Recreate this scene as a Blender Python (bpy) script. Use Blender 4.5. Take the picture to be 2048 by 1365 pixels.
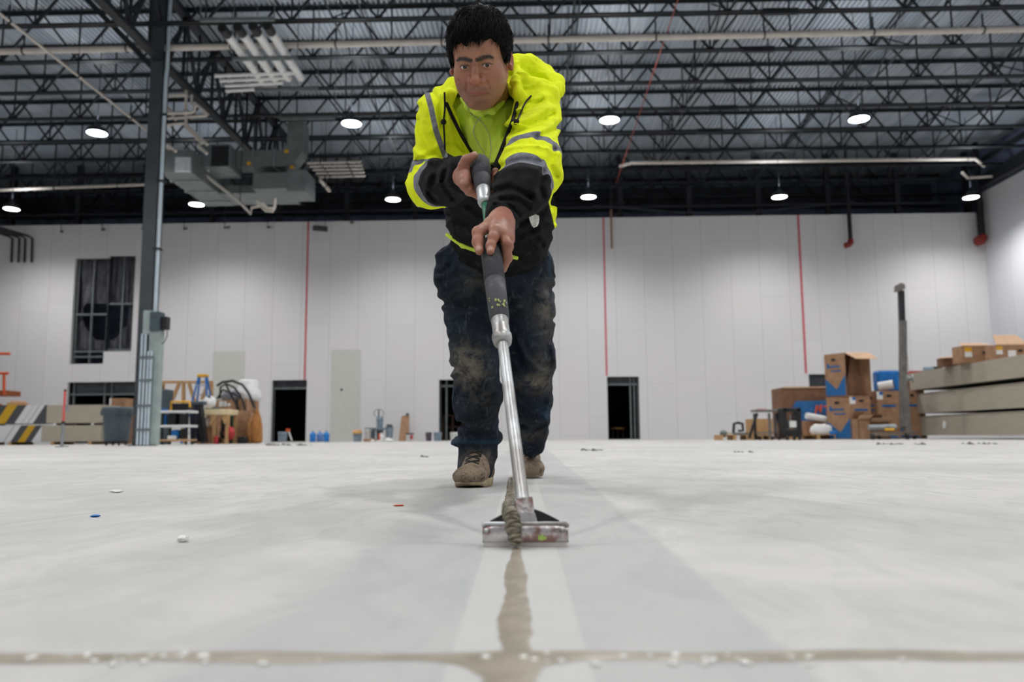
import bpy, math, random
import numpy as np
from math import pi, sin, cos, radians
from mathutils import Vector, Matrix, Euler

for o in list(bpy.data.objects): bpy.data.objects.remove(o)
scene = bpy.context.scene
COL = scene.collection
random.seed(7); RNG = np.random.default_rng(7)

# ------------------------------------------------------------------ camera
F_PX, CAM_H = 1593.0, 0.18
cam_data = bpy.data.cameras.new('camera'); cam_data.lens = 28.0; cam_data.sensor_width = 36.0
cam_data.clip_start = .02; cam_data.clip_end = 300
cam_data.dof.use_dof = True; cam_data.dof.focus_distance = 2.2; cam_data.dof.aperture_fstop = 3.5
cam = bpy.data.objects.new('camera', cam_data); COL.objects.link(cam)
MC = Matrix.Rotation(radians(1.3), 3, 'Z') @ Matrix.Rotation(radians(96.8), 3, 'X') @ Matrix.Rotation(radians(-.42), 3, 'Z')
cam.matrix_world = Matrix.Translation((0, 0, CAM_H)) @ MC.to_4x4()
scene.camera = cam

# ------------------------------------------------------------------ world and exposure
scene.view_settings.view_transform = 'Standard'; scene.view_settings.look = 'None'
scene.view_settings.gamma = 1; scene.view_settings.use_curve_mapping = False
scene.view_settings.exposure = 0.0
world = bpy.data.worlds.new('world'); scene.world = world; world.use_nodes = True
world.node_tree.nodes['Background'].inputs[0].default_value = (.5, .6, .8, 1)
world.node_tree.nodes['Background'].inputs[1].default_value = .02
LAMP_STRENGTH = 12.0       # glow of each high bay lens
LAMP_POWER = 1480.0        # light thrown down by each high bay lamp

# ------------------------------------------------------------------ measuring helpers (photo pixel -> place)
def ray(px, py):
    return MC @ Vector(((px-1024)/F_PX, -(py-682.5)/F_PX, -1.0))
def atY(px, py, Y):
    r = ray(px, py); return Vector((0, 0, CAM_H)) + r*(Y/r.y)
def atZ(px, py, Z):
    r = ray(px, py); return Vector((0, 0, CAM_H)) + r*((Z-CAM_H)/r.z)
def X(px, Y, py=870): return atY(px, py, Y).x
def Zh(px, py, Y): return atY(px, py, Y).z

# ------------------------------------------------------------------ materials
def new_mat(name):
    m = bpy.data.materials.new(name); m.use_nodes = True
    nt = m.node_tree; nt.nodes.clear()
    out = nt.nodes.new('ShaderNodeOutputMaterial'); b = nt.nodes.new('ShaderNodeBsdfPrincipled')
    nt.links.new(b.outputs[0], out.inputs[0])
    return m, nt, b
class NT:
    """tiny node expression helper"""
    def __init__(s, nt): s.nt = nt
    def n(s, t, **kw):
        nd = s.nt.nodes.new(t)
        for k, v in kw.items(): setattr(nd, k, v)
        return nd
    def set(s, sock, v):
        if isinstance(v, (int, float)): sock.default_value = v
        elif isinstance(v, (tuple, list)): sock.default_value = tuple(v) if len(sock.default_value) == len(v) else tuple(v)+(1,)
        else: s.nt.links.new(v, sock)
    def m(s, op, a, b=0.0, c=None, clamp=False):
        nd = s.n('ShaderNodeMath', operation=op, use_clamp=clamp)
        s.set(nd.inputs[0], a); s.set(nd.inputs[1], b)
        if c is not None: s.set(nd.inputs[2], c)
        return nd.outputs[0]
    def coord(s, which='Object'): return s.n('ShaderNodeTexCoord').outputs[which]
    def xyz(s, v):
        nd = s.n('ShaderNodeSeparateXYZ'); s.set(nd.inputs[0], v); return nd.outputs
    def scale(s, v, sc):
        nd = s.n('ShaderNodeVectorMath', operation='MULTIPLY'); s.set(nd.inputs[0], v); nd.inputs[1].default_value = sc
        return nd.outputs[0]
    def noise(s, v, sc, det=4, rough=.55, dist=0):
        nd = s.n('ShaderNodeTexNoise'); s.set(nd.inputs['Vector'], v)
        nd.inputs['Scale'].default_value = sc; nd.inputs['Detail'].default_value = det
        nd.inputs['Roughness'].default_value = rough; nd.inputs['Distortion'].default_value = dist
        return nd.outputs[0]
    def ramp(s, f, a, b):   # smooth 0..1 between a and b
        nd = s.n('ShaderNodeMapRange', interpolation_type='SMOOTHSTEP')
        s.set(nd.inputs[0], f); s.set(nd.inputs[1], a); s.set(nd.inputs[2], b)
        return nd.outputs[0]
    def mix(s, f, a, b):
        nd = s.n('ShaderNodeMix', data_type='RGBA'); s.set(nd.inputs[0], f); s.set(nd.inputs[6], a); s.set(nd.inputs[7], b)
        return nd.outputs[2]
    def attr(s, name):
        nd = s.n('ShaderNodeAttribute', attribute_name=name); return nd.outputs['Fac']
    def bump(s, h, dist=.01, strength=1.0):
        nd = s.n('ShaderNodeBump'); s.set(nd.inputs['Height'], h); nd.inputs['Distance'].default_value = dist
        nd.inputs['Strength'].default_value = strength; return nd.outputs[0]
def c8(r, g, b):
    f = lambda v: (v/255/12.92) if v <= 10 else ((v/255+.055)/1.055)**2.4
    return (f(r), f(g), f(b), 1)
def mat(name, col, rough=.6, metal=0, var=.12, scale=8, col2=None, bump=0, bscale=60, stretch=(1, 1, 1), spec=.5, thr=(.35, .7)):
    m, nt, b = new_mat(name); N = NT(nt)
    v = N.scale(N.coord(), stretch)
    f = N.noise(v, scale, 5)
    if col2 is None:
        col2 = tuple(c*(1-var*2) for c in col[:3])+(1,)
        a = tuple(min(1, c*(1+var)) for c in col[:3])+(1,)
        c = N.mix(N.ramp(f, .3, .7), a, col2)
    else:
        c = N.mix(N.ramp(f, thr[0], thr[1]), col, col2)
    nt.links.new(c, b.inputs['Base Color'])
    b.inputs['Roughness'].default_value = rough; b.inputs['Metallic'].default_value = metal
    b.inputs['Specular IOR Level'].default_value = spec
    if bump:
        nt.links.new(N.bump(N.noise(v, bscale, 6), bump), b.inputs['Normal'])
    return m
def emit(name, col, st):
    m, nt, b = new_mat(name)
    b.inputs['Base Color'].default_value = (0.8, .8, .8, 1)
    b.inputs['Emission Color'].default_value = col; b.inputs['Emission Strength'].default_value = st
    return m

# ------------------------------------------------------------------ object helpers
def tag(o, label=None, cat=None, group=None, kind=None):
    if label: o['label'] = label
    if cat: o['category'] = cat
    if group: o['group'] = group
    if kind: o['kind'] = kind
    return o
def thing(name, label, cat, loc=(0, 0, 0), rz=0, group=None):
    o = bpy.data.objects.new(name, None); COL.objects.link(o)
    o.empty_display_size = .1
    o.location = loc; o.rotation_euler = (0, 0, rz)
    return tag(o, label, cat, group)
def mesh_obj(name, V, Fc, mats, mi=None, parent=None, smooth=False, loc=None):
    me = bpy.data.meshes.new(name)
    me.from_pydata([tuple(v) for v in V], [], [tuple(f) for f in Fc])
    if not isinstance(mats, (list, tuple)): mats = [mats]
    for m in mats: me.materials.append(m)
    if mi is not None: me.polygons.foreach_set('material_index', mi)
    if smooth is True: me.polygons.foreach_set('use_smooth', [True]*len(me.polygons))
    elif smooth: me.polygons.foreach_set('use_smooth', smooth)
    me.update()
    o = bpy.data.objects.new(name, me); COL.objects.link(o)
    if parent is not None: o.parent = parent
    if loc is not None: o.location = loc
    return o
class MB:
    def __init__(s): s.V = []; s.F = []; s.I = []; s.S = []; s.M = []
    def _m(s, m):
        if m not in s.M: s.M.append(m)
        return s.M.index(m)
    def add(s, V, Fc, m, smooth=False):
        o = len(s.V); s.V += [Vector(v) for v in V]; k = s._m(m)
        for f in Fc: s.F.append([i+o for i in f]); s.I.append(k); s.S.append(smooth)
        return s
    def box(s, a, b, m, rot=None, bevel=0):
        a = Vector(a); b = Vector(b)
        lo = Vector([min(p, q) for p, q in zip(a, b)]); hi = Vector([max(p, q) for p, q in zip(a, b)])
        c = (lo+hi)/2; h = (hi-lo)/2
        if bevel <= 0:
            V = [Vector((x*h.x, y*h.y, z*h.z)) for x in (-1, 1) for y in (-1, 1) for z in (-1, 1)]
            Fc = [(0, 1, 3, 2), (4, 6, 7, 5), (0, 4, 5, 1), (2, 3, 7, 6), (0, 2, 6, 4), (1, 5, 7, 3)]
        else:
            e = min(bevel, min(h)*.9); V = []; Fc = []
            ring = lambda z, k: [Vector((x*(h.x-(e if k else 0)), y*(h.y-(e if k else 0)), z)) for x, y in ((-1, -1), (1, -1), (1, 1), (-1, 1))]
            def oct_(z, inset):
                hx, hy = h.x-inset, h.y-inset
                return [Vector(p) for p in ((-hx+e, -hy, z), (hx-e, -hy, z), (hx, -hy+e, z), (hx, hy-e, z), (hx-e, hy, z), (-hx+e, hy, z), (-hx, hy-e, z), (-hx, -hy+e, z))]
            e = min(e, h.x*.45, h.y*.45)
            for z, ins in ((-h.z, e), (-h.z+e, 0), (h.z-e, 0), (h.z, e)): V += oct_(z, ins*.7)
            for r in range(3):
                for i in range(8): Fc.append((r*8+i, r*8+(i+1) % 8, r*8+8+(i+1) % 8, r*8+8+i))
            Fc.append(tuple(range(7, -1, -1))); Fc.append(tuple(range(24, 32)))
        if rot is not None:
            R = rot if isinstance(rot, Matrix) else Euler(rot).to_matrix()
            V = [R @ v for v in V]
        return s.add([v+c for v in V], Fc, m)
    def tube(s, pts, r, m, n=8, cap=True, smooth=True, up=None):
        pts = [Vector(p) for p in pts]; rs = r if isinstance(r, (list, tuple)) else [r]*len(pts)
        V = []; Fc = []; prev = None
        for i, p in enumerate(pts):
            t = (pts[min(i+1, len(pts)-1)]-pts[max(i-1, 0)])
            t = t.normalized() if t.length > 1e-9 else Vector((0, 0, 1))
            if prev is None:
                q = Vector(up) if up else (Vector((0, 0, 1)) if abs(t.z) < .9 else Vector((1, 0, 0)))
            else: q = prev
            a = (q - t*q.dot(t)).normalized(); b = t.cross(a); prev = a
            for k in range(n):
                th = 2*pi*k/n + (pi/4 if n == 4 else 0)
                V.append(p + (a*cos(th)+b*sin(th))*rs[i])
        for i in range(len(pts)-1):
            for k in range(n): Fc.append((i*n+k, i*n+(k+1) % n, (i+1)*n+(k+1) % n, (i+1)*n+k))
        s.add(V, Fc, m, smooth)
        if cap:
            L = (len(pts)-1)*n
            s.add(V[:n], [tuple(range(n-1, -1, -1))], m); s.add(V[L:L+n], [tuple(range(n))], m)
        return s
    def bar(s, a, b, w, m): return s.tube([a, b], w*.7071, m, n=4, smooth=False)
    def lathe(s, c, prof, m, n=20, smooth=True, axis=None, sx=1, sy=1):
        c = Vector(c); V = []; Fc = []
        R = Matrix.Identity(3) if axis is None else Vector((0, 0, 1)).rotation_difference(Vector(axis)).to_matrix()
        for r, z in prof:
            for k in range(n): V.append(c + R @ Vector((r*cos(2*pi*k/n)*sx, r*sin(2*pi*k/n)*sy, z)))
        for i in range(len(prof)-1):
            for k in range(n): Fc.append((i*n+k, i*n+(k+1) % n, (i+1)*n+(k+1) % n, (i+1)*n+k))
        if prof[0][0] > 1e-5: Fc.append(tuple(range(n-1, -1, -1)))
        if prof[-1][0] > 1e-5: Fc.append(tuple(range((len(prof)-1)*n, len(prof)*n)))
        return s.add(V, Fc, m, smooth)
    def prism(s, poly, d, m):      # closed outline (3-D points) pushed along d
        n = len(poly); P = [Vector(p) for p in poly]; d = Vector(d)
        return s.add(P+[p+d for p in P], [tuple(range(n-1, -1, -1)), tuple(range(n, 2*n))]+[(i, (i+1) % n, n+(i+1) % n, n+i) for i in range(n)], m)
    def build(s, name, parent=None, world=False, origin=None):
        off = Vector((0, 0, 0))
        if world and parent is not None:
            p = parent
            while p.parent is not None: p = p.parent
            off = p.location
        if origin is not None: off = Vector(origin)
        o = mesh_obj(name, [v-off for v in s.V], s.F, s.M, s.I, parent, smooth=s.S)
        if origin is not None: o.location = origin
        return o
def copy_tree(o, parent=None):
    c = o.copy(); COL.objects.link(c)
    if parent is not None: c.parent = parent
    for ch in [x for x in bpy.data.objects if x.parent == o]: copy_tree(ch, c)
    return c
def struct(o): o['kind'] = 'structure'; return o

# shared materials
M = {}
M['steel_dark'] = mat('dark_painted_steel', c8(30, 34, 40), .5, .0, .15, 3)
M['steel_col'] = mat('grey_painted_steel', c8(84, 91, 97), .5, 0, .08, 2)
M['galv'] = mat('galvanized_steel', c8(165, 172, 176), .38, .7, .12, 6, bump=.001, bscale=30)
M['galv_dull'] = mat('dull_galvanized_sheet', c8(120, 128, 130), .5, .5, .1, 5)
M['pvc'] = mat('cream_pipe', c8(205, 198, 190), .45, 0, .04, 4)
M['white'] = mat('white_plastic', c8(228, 228, 228), .4, 0, .04, 6)
M['black'] = mat('black_plastic', c8(24, 25, 28), .5, 0, .15, 10)
M['card'] = mat('brown_cardboard', c8(166, 128, 98), .85, 0, .1, 5, bump=.002, bscale=40)
M['card_d'] = mat('dark_cardboard', c8(128, 94, 72), .85, 0, .1, 5, bump=.002, bscale=40)
M['card_l'] = mat('pale_cardboard', c8(206, 170, 140), .85, 0, .06, 5)
M['blue'] = mat('blue_plastic', c8(20, 112, 190), .45, 0, .1, 9)
M['blue_d'] = mat('blue_print', c8(28, 100, 160), .7, 0, .1, 9)
M['orange'] = mat('orange_paint', c8(214, 88, 40), .5, 0, .1, 9)
M['red'] = mat('red_paint', c8(192, 52, 60), .6, 0, .1, 9)
M['yellow'] = mat('yellow_paint', c8(226, 170, 30), .5, 0, .08, 9)
M['wood'] = mat('pale_lumber', c8(190, 150, 104), .75, 0, .12, 12, stretch=(1, 1, 6), bump=.001)
M['wood_l'] = mat('light_plywood', c8(226, 208, 168), .75, 0, .06, 12)
M['grey_pl'] = mat('grey_plastic', c8(70, 84, 92), .5, 0, .08, 6)
M['bucket'] = mat('blue_grey_plastic', c8(140, 158, 172), .45, 0, .08, 6)
M['paper'] = mat('white_paper', c8(232, 232, 230), .7, 0, .03, 9)
M['drywall_edge'] = None
def layered(name, col, period, dark=.6):     # stacked sheets seen from the edge
    m, nt, b = new_mat(name); N = NT(nt)
    z = N.xyz(N.coord())[2]
    f = N.m('FRACT', N.m('DIVIDE', z, period))
    line = N.ramp(N.m('ABSOLUTE', N.m('SUBTRACT', f, .5)), .38, .5)
    n = N.noise(N.scale(N.coord(), (.8, .8, 30)), 2, 4)
    c = N.mix(N.ramp(n, .3, .7), col, tuple(v*.86 for v in col[:3])+(1,))
    c = N.mix(N.m('MULTIPLY', line, 1-dark), c, (.05, .045, .04, 1))
    nt.links.new(c, b.inputs['Base Color']); b.inputs['Roughness'].default_value = .85
    return m
M['drywall_edge'] = layered('stacked_drywall_edges', c8(176, 168, 152), .032)
# ================================================================== ROOM
WY = 33.4; WX = 19.25; DZ = 12.4
ZTOP = 9.46
# floor: concrete slab
m, nt, b = new_mat('polished_concrete'); N = NT(nt)
co = N.coord(); x, y, z = N.xyz(co)[0:3]
n1 = N.noise(N.scale(co, (1, .8, 1)), 1.1, 8, .62, .6)
n2 = N.noise(N.scale(co, (3, 1.2, 1)), 2.6, 8, .65, 1.2)
n3 = N.noise(co, 9, 6, .7)
c = N.mix(N.ramp(n1, .33, .66), c8(180, 179, 177), c8(199, 197, 192))
c = N.mix(N.m('MULTIPLY', N.ramp(n2, .42, .72), .55), c, c8(162, 163, 164))
c = N.mix(N.m('MULTIPLY', N.ramp(n3, .5, .75), .3), c, c8(208, 206, 200))
# cleaned, darker lane along the joint
wob = N.m('MULTIPLY', N.m('SUBTRACT', N.noise(co, 1.6, 4), .5), .22)
xl = N.m('ADD', x, wob)
lane = N.m('MULTIPLY', N.ramp(xl, -.34, -.22), N.m('SUBTRACT', 1, N.ramp(N.m('ADD', x, N.m('MULTIPLY', wob, .25)), .205, .222)))
c = N.mix(N.m('MULTIPLY', lane, .52), c, c8(158, 160, 162))
seam = N.m('MULTIPLY', N.ramp(N.m('ADD', x, N.m('MULTIPLY', y, .012)), -.062, -.058), N.m('SUBTRACT', 1, N.ramp(N.m('ADD', x, N.m('MULTIPLY', y, .008)), .048, .052)))
c = N.mix(N.m('MULTIPLY', seam, .4), c, c8(200, 199, 195))
nt.links.new(c, b.inputs['Base Color'])
rg = N.m('ADD', N.m('MULTIPLY', n2, .35), .42)
nt.links.new(rg, b.inputs['Roughness'])
nt.links.new(N.bump(N.noise(co, 60, 6), .001), b.inputs['Normal'])
b.inputs['Specular IOR Level'].default_value = .35
M['floor'] = m
fl = MB().box((-40, -16, -.3), (WX+.6, WY+7, 0), M['floor']).build('floor'); struct(fl)

# drywall: 4 ft sheets with taped joints
def wall_mat(name, axis, tint=(186, 186, 189)):
    m, nt, b = new_mat(name); N = NT(nt)
    co = N.coord(); s = N.xyz(co); u = s[axis]; zz = s[2]
    col = N.m('DIVIDE', u, 1.22); ci = N.m('FLOOR', col)
    fu = N.m('FRACT', col)
    line = N.ramp(N.m('ABSOLUTE', N.m('SUBTRACT', fu, .5)), .488, .497)
    sh = N.m('MULTIPLY', N.m('FRACT', N.m('MULTIPLY', N.m('SINE', N.m('MULTIPLY', ci, 12.9898)), 43.7)), 3.66)
    row = N.m('DIVIDE', N.m('ADD', zz, sh), 3.66)
    fz = N.m('FRACT', row); ri = N.m('FLOOR', row)
    line2 = N.ramp(N.m('ABSOLUTE', N.m('SUBTRACT', fz, .5)), .4955, .4985)
    wn = N.n('ShaderNodeTexWhiteNoise', noise_dimensions='2D')
    cb = N.n('ShaderNodeCombineXYZ'); N.set(cb.inputs[0], ci); N.set(cb.inputs[1], ri)
    nt.links.new(cb.outputs[0], wn.inputs['Vector'])
    base = N.mix(wn.outputs['Value'], c8(*[t-2 for t in tint]), c8(*[t+2 for t in tint]))
    base = N.mix(N.m('MULTIPLY', N.ramp(N.noise(co, .5, 5), .35, .7), .25), base, c8(tint[0]+8, tint[1]+6, tint[2]))
    ln = N.m('MAXIMUM', N.m('MULTIPLY', line, .34), N.m('MULTIPLY', line2, .13))
    base = N.mix(ln, base, c8(120, 116, 112))
    nt.links.new(base, b.inputs['Base Color']); b.inputs['Roughness'].default_value = .8
    return m
M['wall_b'] = wall_mat('drywall_back', 0, (220, 219, 221)); M['wall_r'] = wall_mat('drywall_side', 1, (214, 216, 222))
M['dark_room'] = mat('dark_void', c8(30, 33, 40), .9, 0, .1, 2)
M['navy'] = mat('dark_blue_sheathing', c8(120, 132, 160), .7, 0, .15, 1.5)

def rectpx(x0, y0, x1, y1, Y=WY):
    a = atY(x0, y0, Y); b_ = atY(x1, y1, Y); return [a.x, max(0, b_.z), b_.x, a.z]
HOLES = dict(win_a=rectpx(151, 517, 206, 728), win_b=rectpx(206, 512, 262, 703), low=rectpx(135, 765, 269, 888), d1=rectpx(544, 761, 611, 884),
             d2=rectpx(878, 760, 948, 883), d3=rectpx(1214, 754, 1281, 879), d4=rectpx(1617, 749, 1740, 878))
HOLES['low'][1] = HOLES['d1'][1] = HOLES['d2'][1] = HOLES['d3'][1] = HOLES['d4'][1] = 0
HOLES['win_b'][0] = HOLES['win_a'][2]
xs = sorted({-40, WX} | {h[0] for h in HOLES.values()} | {h[2] for h in HOLES.values()})
zs = sorted({0, ZTOP} | {h[1] for h in HOLES.values()} | {h[3] for h in HOLES.values()})
wb = MB()
for i in range(len(xs)-1):      # merge vertical runs of solid cells
    run = None
    for j in range(len(zs)):
        solid = False
        if j < len(zs)-1:
            cx, cz = (xs[i]+xs[i+1])/2, (zs[j]+zs[j+1])/2
            solid = not any(h[0] < cx < h[2] and h[1] < cz < h[3] for h in HOLES.values())
        if solid and run is None: run = zs[j]
        if not solid and run is not None:
            wb.box((xs[i], WY, run), (xs[i+1], WY+.16, zs[j]), M['wall_b']); run = None
struct(wb.build('wall_back'))
struct(MB().box((WX, -16, 0), (WX+.16, WY+.16, 10.3), M['wall_r']).build('wall_right'))
struct(MB().box((-40.2, -16, 0), (-40, WY+7, DZ), M['wall_r']).build('wall_left'))
struct(MB().box((-40, -16.2, 0), (WX+.6, -16, DZ), M['wall_b']).build('wall_front'))
# space behind the drywall: dark sheathing wall and rooms
struct(MB().box((-40, WY+6.5, 0), (WX+.6, WY+6.7, DZ+.4), M['dark_room']).build('wall_outer'))
struct(MB().box((-40, WY+4.4, 3), (WX+.6, WY+4.5, DZ+.3), M['navy']).build('wall_upper'))
struct(MB().box((WX+.5, -16, 0), (WX+.7, WY+7, DZ+.3), M['navy']).build('wall_side_upper'))
struct(MB().box((-40, WY+.16, 2.9), (WX, WY+.86, 3.0), M['dark_room']).build('trim_ledge'))

# roof deck: corrugated sheets running away from the camera
m, nt, b = new_mat('corrugated_deck'); N = NT(nt); co = N.coord()
xx = N.xyz(co)[0]
wn = N.n('ShaderNodeTexWhiteNoise', noise_dimensions='1D'); nt.links.new(N.m('FLOOR', N.m('DIVIDE', xx, .91)), wn.inputs['W'])
st = N.noise(N.scale(co, (9, .12, 1)), 1, 5)
c = N.mix(wn.outputs['Value'], c8(160, 170, 180), c8(190, 198, 206))
c = N.mix(N.m('MULTIPLY', N.ramp(st, .4, .7), .5), c, c8(140, 152, 164))
c = N.mix(N.m('MULTIPLY', N.ramp(N.noise(N.scale(co, (.5, .9, 1)), 1.3, 5), .68, .76), .45), c, c8(150, 120, 86))
nt.links.new(c, b.inputs['Base Color']); b.inputs['Roughness'].default_value = .5; b.inputs['Metallic'].default_value = .15
M['deck'] = m
V = []; Fc = []; P = .152
nx = int((WX+.6+40)/P)
for i in range(nx+1):
    x0 = -40+i*P
    for dx, dz in ((0, 0), (.045, 0), (.062, .07), (.135, .07)):
        V += [(x0+dx, -16, DZ+dz), (x0+dx, WY+7, DZ+dz)]
for i in range(len(V)//2-1): Fc.append((2*i, 2*i+2, 2*i+3, 2*i+1))
struct(mesh_obj('ceiling', V, Fc, M['deck']))

# ------------------------------------------------------------------ steel
SD = M['steel_dark']
XL, XR = -40, WX+.3; ZB, ZT = 10.88, 12.33
def joist(Y, label, detail=True, group='open-web roof joists'):
    t = thing('roof_joist', label, 'joist', (0, Y, 0), 0, group)
    for nm, zc, w, gp in (('top_chord', ZT, .1, .02), ('bottom_chord', ZB, .09, .02)):
        q = MB()
        for sgn in (-1, 1):     # double angle
            q.box((XL, sgn*.012, zc-.045), (XR, sgn*.022, zc+.045), SD)
            zz = zc+.04 if zc > 11.5 else zc-.045
            q.box((XL, sgn*.012, zz), (XR, sgn*w, zz+.01), SD)
        q.build(nm, t)
    q = MB(); Pn = 2.24; k0 = int(XL/Pn)-1
    for k in range(k0, int(XR/Pn)+1):
        xb = k*Pn+.65
        if xb < XL+1.2 or xb > XR-1.2: continue
        if xb < -15 and k % 1: continue
        q.bar((xb, 0, ZB), (xb-Pn/2, 0, ZT), .055, SD); q.bar((xb, 0, ZB), (xb+Pn/2, 0, ZT), .055, SD)
        q.bar((xb, 0, ZB), (xb, 0, ZT), .04, SD)
        if k % 2: q.bar((xb-Pn/2, 0, ZT), (xb-Pn*.24, 0, (ZB+ZT)/2), .035, SD)
    q.build('web', t)
    if detail:
        MB().box((6.0, -.06, ZB-.09), (6.9, .06, ZB+.06), SD).build('splice_plate', t)
    return t
ords = ['nearest the far wall', 'second from the far wall', 'third from the far wall', 'fourth from the far wall', 'fifth from the far wall', 'sixth from the far wall',
        'seventh from the far wall, under the cream pipe', 'eighth from the far wall, at the top edge of the photo', 'ninth from the far wall, just above the frame']
for k, w_ in enumerate(('nearest one beyond the top of the far drywall', 'middle one beyond the top of the far drywall', 'last one, in the dark past the far drywall')):
    joist(33.3+2*k+(.0 if k < 2 else -.1), 'dark open-web roof joist, '+w_, False)
for k in range(9):
    joist(31.3-2*k, 'dark open-web roof joist, '+ords[k])
# girder on the column line
GX = -9.75
def girder(Xg, label):
    t = thing('joist_girder', label, 'girder', (Xg, 0, 0))
    q = MB(); q.box((Xg-.13, 9, 12.1), (Xg+.13, 33.2, 12.24), SD); q.build('top_chord', t, True)
    q = MB(); q.box((Xg-.12, 9, 10.1), (Xg+.12, 33.2, 10.24), SD); q.build('bottom_chord', t, True)
    q = MB()
    for k in range(12):
        y0 = 9.3+k*2
        q.bar((Xg, y0, 12.15), (Xg, y0+1, 10.2), .09, SD); q.bar((Xg, y0+1, 10.2), (Xg, y0+2, 12.15), .09, SD)
        q.bar((Xg, y0, 12.15), (Xg, y0, 10.2), .07, SD)
        q.bar((Xg, y0+1, 10.2), (Xg, y0+1, 12.15), .06, SD)
    q.build('web', t, True)
    return t
girder(GX, 'deep dark steel girder on the column line, densely webbed')
girder(-29.0, 'deep dark steel girder far off at the left edge of the roof')
# end beam over the drywall and the edge beams
def steel_beam(name, a, b_, hgt, w, label, cat='beam'):
    a = Vector(a); b_ = Vector(b_); t = thing(name, label, cat, a)
    d = (b_-a).normalized(); s_ = d.cross(Vector((0, 0, 1))).normalized()
    q = MB()
    for z0, z1, ww in ((0, .03, w), (.03, hgt-.03, .02), (hgt-.03, hgt, w)):
        poly = [a+s_*ww/2+Vector((0, 0, z0)), a-s_*ww/2+Vector((0, 0, z0)), a-s_*ww/2+Vector((0, 0, z1)), a+s_*ww/2+Vector((0, 0, z1))]
        q.prism(poly, b_-a, SD)
    nm = {'flange': q}
    q.build('beam_section', t, True); return t
M['beam_d'] = mat('dark_grey_beam', c8(58, 62, 70), .6, 0, .1, 1)
t = thing('wall_header', 'dark header framing above and behind the far drywall', 'beam', (0, WY+.3, 9.3))
MB().box((-40, WY+4.0, 11.2), (WX, WY+4.1, 12.0), M['beam_d']).build('upper_band', t, True)
MB().box((-40, WY+.3, 9.95), (WX, WY+.5, 10.05), SD).build('lower_flange', t, True)
q = MB()
for k in range(20):
    xx_ = -38+k*3.0
    MB().box((xx_-.11, WY+.5, 9.3), (xx_+.11, WY+.7, 12.3), SD).build('post', t, True)
q = MB()
q.bar((2.8, WY+.2, 10.05), (8.2, WY+.2, 9.55), .05, M['beam_d']); q.bar((8.2, WY+.2, 9.55), (14, WY+.2, 10.05), .05, M['beam_d'])
q.build('diagonal_brace', t, True)
steel_beam('edge_beam', (WX-.25, 2, 10.35), (WX-.25, 33.2, 10.35), .5, .25, 'dark edge beam running along the top of the right wall')
steel_beam('edge_angle', (WX-.6, 2, 11.2), (WX-.6, 33.2, 11.2), .2, .15, 'upper dark edge beam above the right wall under the deck')
# bridging lines
nb = 0
for xb, lab in ((-5.0, 'left of the worker'), (1.2, 'behind and above the hood'), (5.2, 'left of the splice plates'), (10.6, 'above the right-hand lamp'), (15.3, 'near the right wall')):
    t = thing('bridging_line', 'thin steel bridging rods running away under the deck, '+lab, 'bridging', (xb, 0, 0), 0, 'bridging between the joists')
    q = MB(); q.bar((xb, 13, ZB+.06), (xb, 33.2, ZB+.06), .04, SD); q.bar((xb+.3, 13, ZT-.09), (xb+.3, 33.2, ZT-.09), .04, SD)
    q.build('rods', t, True)
    for k in range(9):
        y0 = 15.3+2*k
        if (k+nb) % 2 == 0: q = MB(); q.bar((xb, y0, ZB+.06), (xb, y0+2, ZT-.09), .035, SD); q.bar((xb, y0+2, ZB+.06), (xb, y0, ZT-.09), .035, SD); q.build('cross_brace', t, True)
    nb += 1

# column with conduits and electrical gear
CY = 20.0; cx = X(286, CY)
t = thing('steel_column', 'tall grey steel column on the left, light conduit up its right edge', 'column', (cx, CY, 0))
q = MB(); SC = mat('column_paint', c8(66, 72, 78), .5, 0, .08, 2)
q.box((cx-.18, CY-.18, .02), (cx+.16, CY-.165, 12.2), SC); q.box((cx-.18, CY+.165, .02), (cx+.16, CY+.18, 12.2), SC)
q.box((cx-.02, CY-.17, .02), (cx-.005, CY+.17, 12.2), SC); q.box((cx-.18, CY-.17, .02), (cx-.17, CY+.17, 12.2), SC)
q.build('column_shaft', t, True)
MB().box((cx-.26, CY-.26, 0), (cx+.24, CY+.26, .03), SC).build('base_plate', t, True)
for z0 in (10.5,):
    q = MB(); q.bar((cx-.1, CY, 9.9), (cx-2.2, CY-.0, 12.1), .14, SD); q.build('brace', t, True)
t = thing('electrical_conduit', 'long galvanized conduit strapped to the right edge of the steel column', 'conduit', (cx+.22, CY-.12, 0))
q = MB(); q.tube([(cx+.22, CY-.12, 3.2), (cx+.22, CY-.12, 9.7), (cx+.24, CY-.12, 9.9), (cx+.24, CY-.12, 12)], .05, mat('bright_conduit', c8(206, 220, 230), .35, .25, .04, 3), 10); q.build('pipe_run', t, True)
for z0 in (5.0, 6.8, 8.6): MB().box((cx+.12, CY-.2, z0), (cx+.3, CY-.02, z0+.05), M['steel_dark']).build('strap', t, True)
t = thing('electrical_enclosure', 'pale green-grey electrical boxes and wireway stacked beside the steel column', 'electrical box', (cx+.45, CY-.2, 0))
EG = mat('grey_green_enclosure', c8(158, 172, 170), .5, .1, .1, 3)
zz = lambda py: Zh(310, py, CY)
MB().box((X(300, CY), CY-.3, .02), (X(322, CY), CY-.05, zz(665)), EG, bevel=.01).build('wireway', t, True)
MB().box((X(287, CY), CY-.32, zz(672)), (X(303, CY), CY-.1, zz(625)), EG, bevel=.01).build('junction_box', t, True)
MB().box((X(302, CY), CY-.36, zz(665)), (X(322, CY), CY-.06, zz(628)), M['grey_pl'], bevel=.01).build('controller', t, True)
MB().box((X(322, CY), CY-.3, zz(662)), (X(334, CY), CY-.08, zz(637)), M['black'], bevel=.01).build('lamp_head', t, True)
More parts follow.
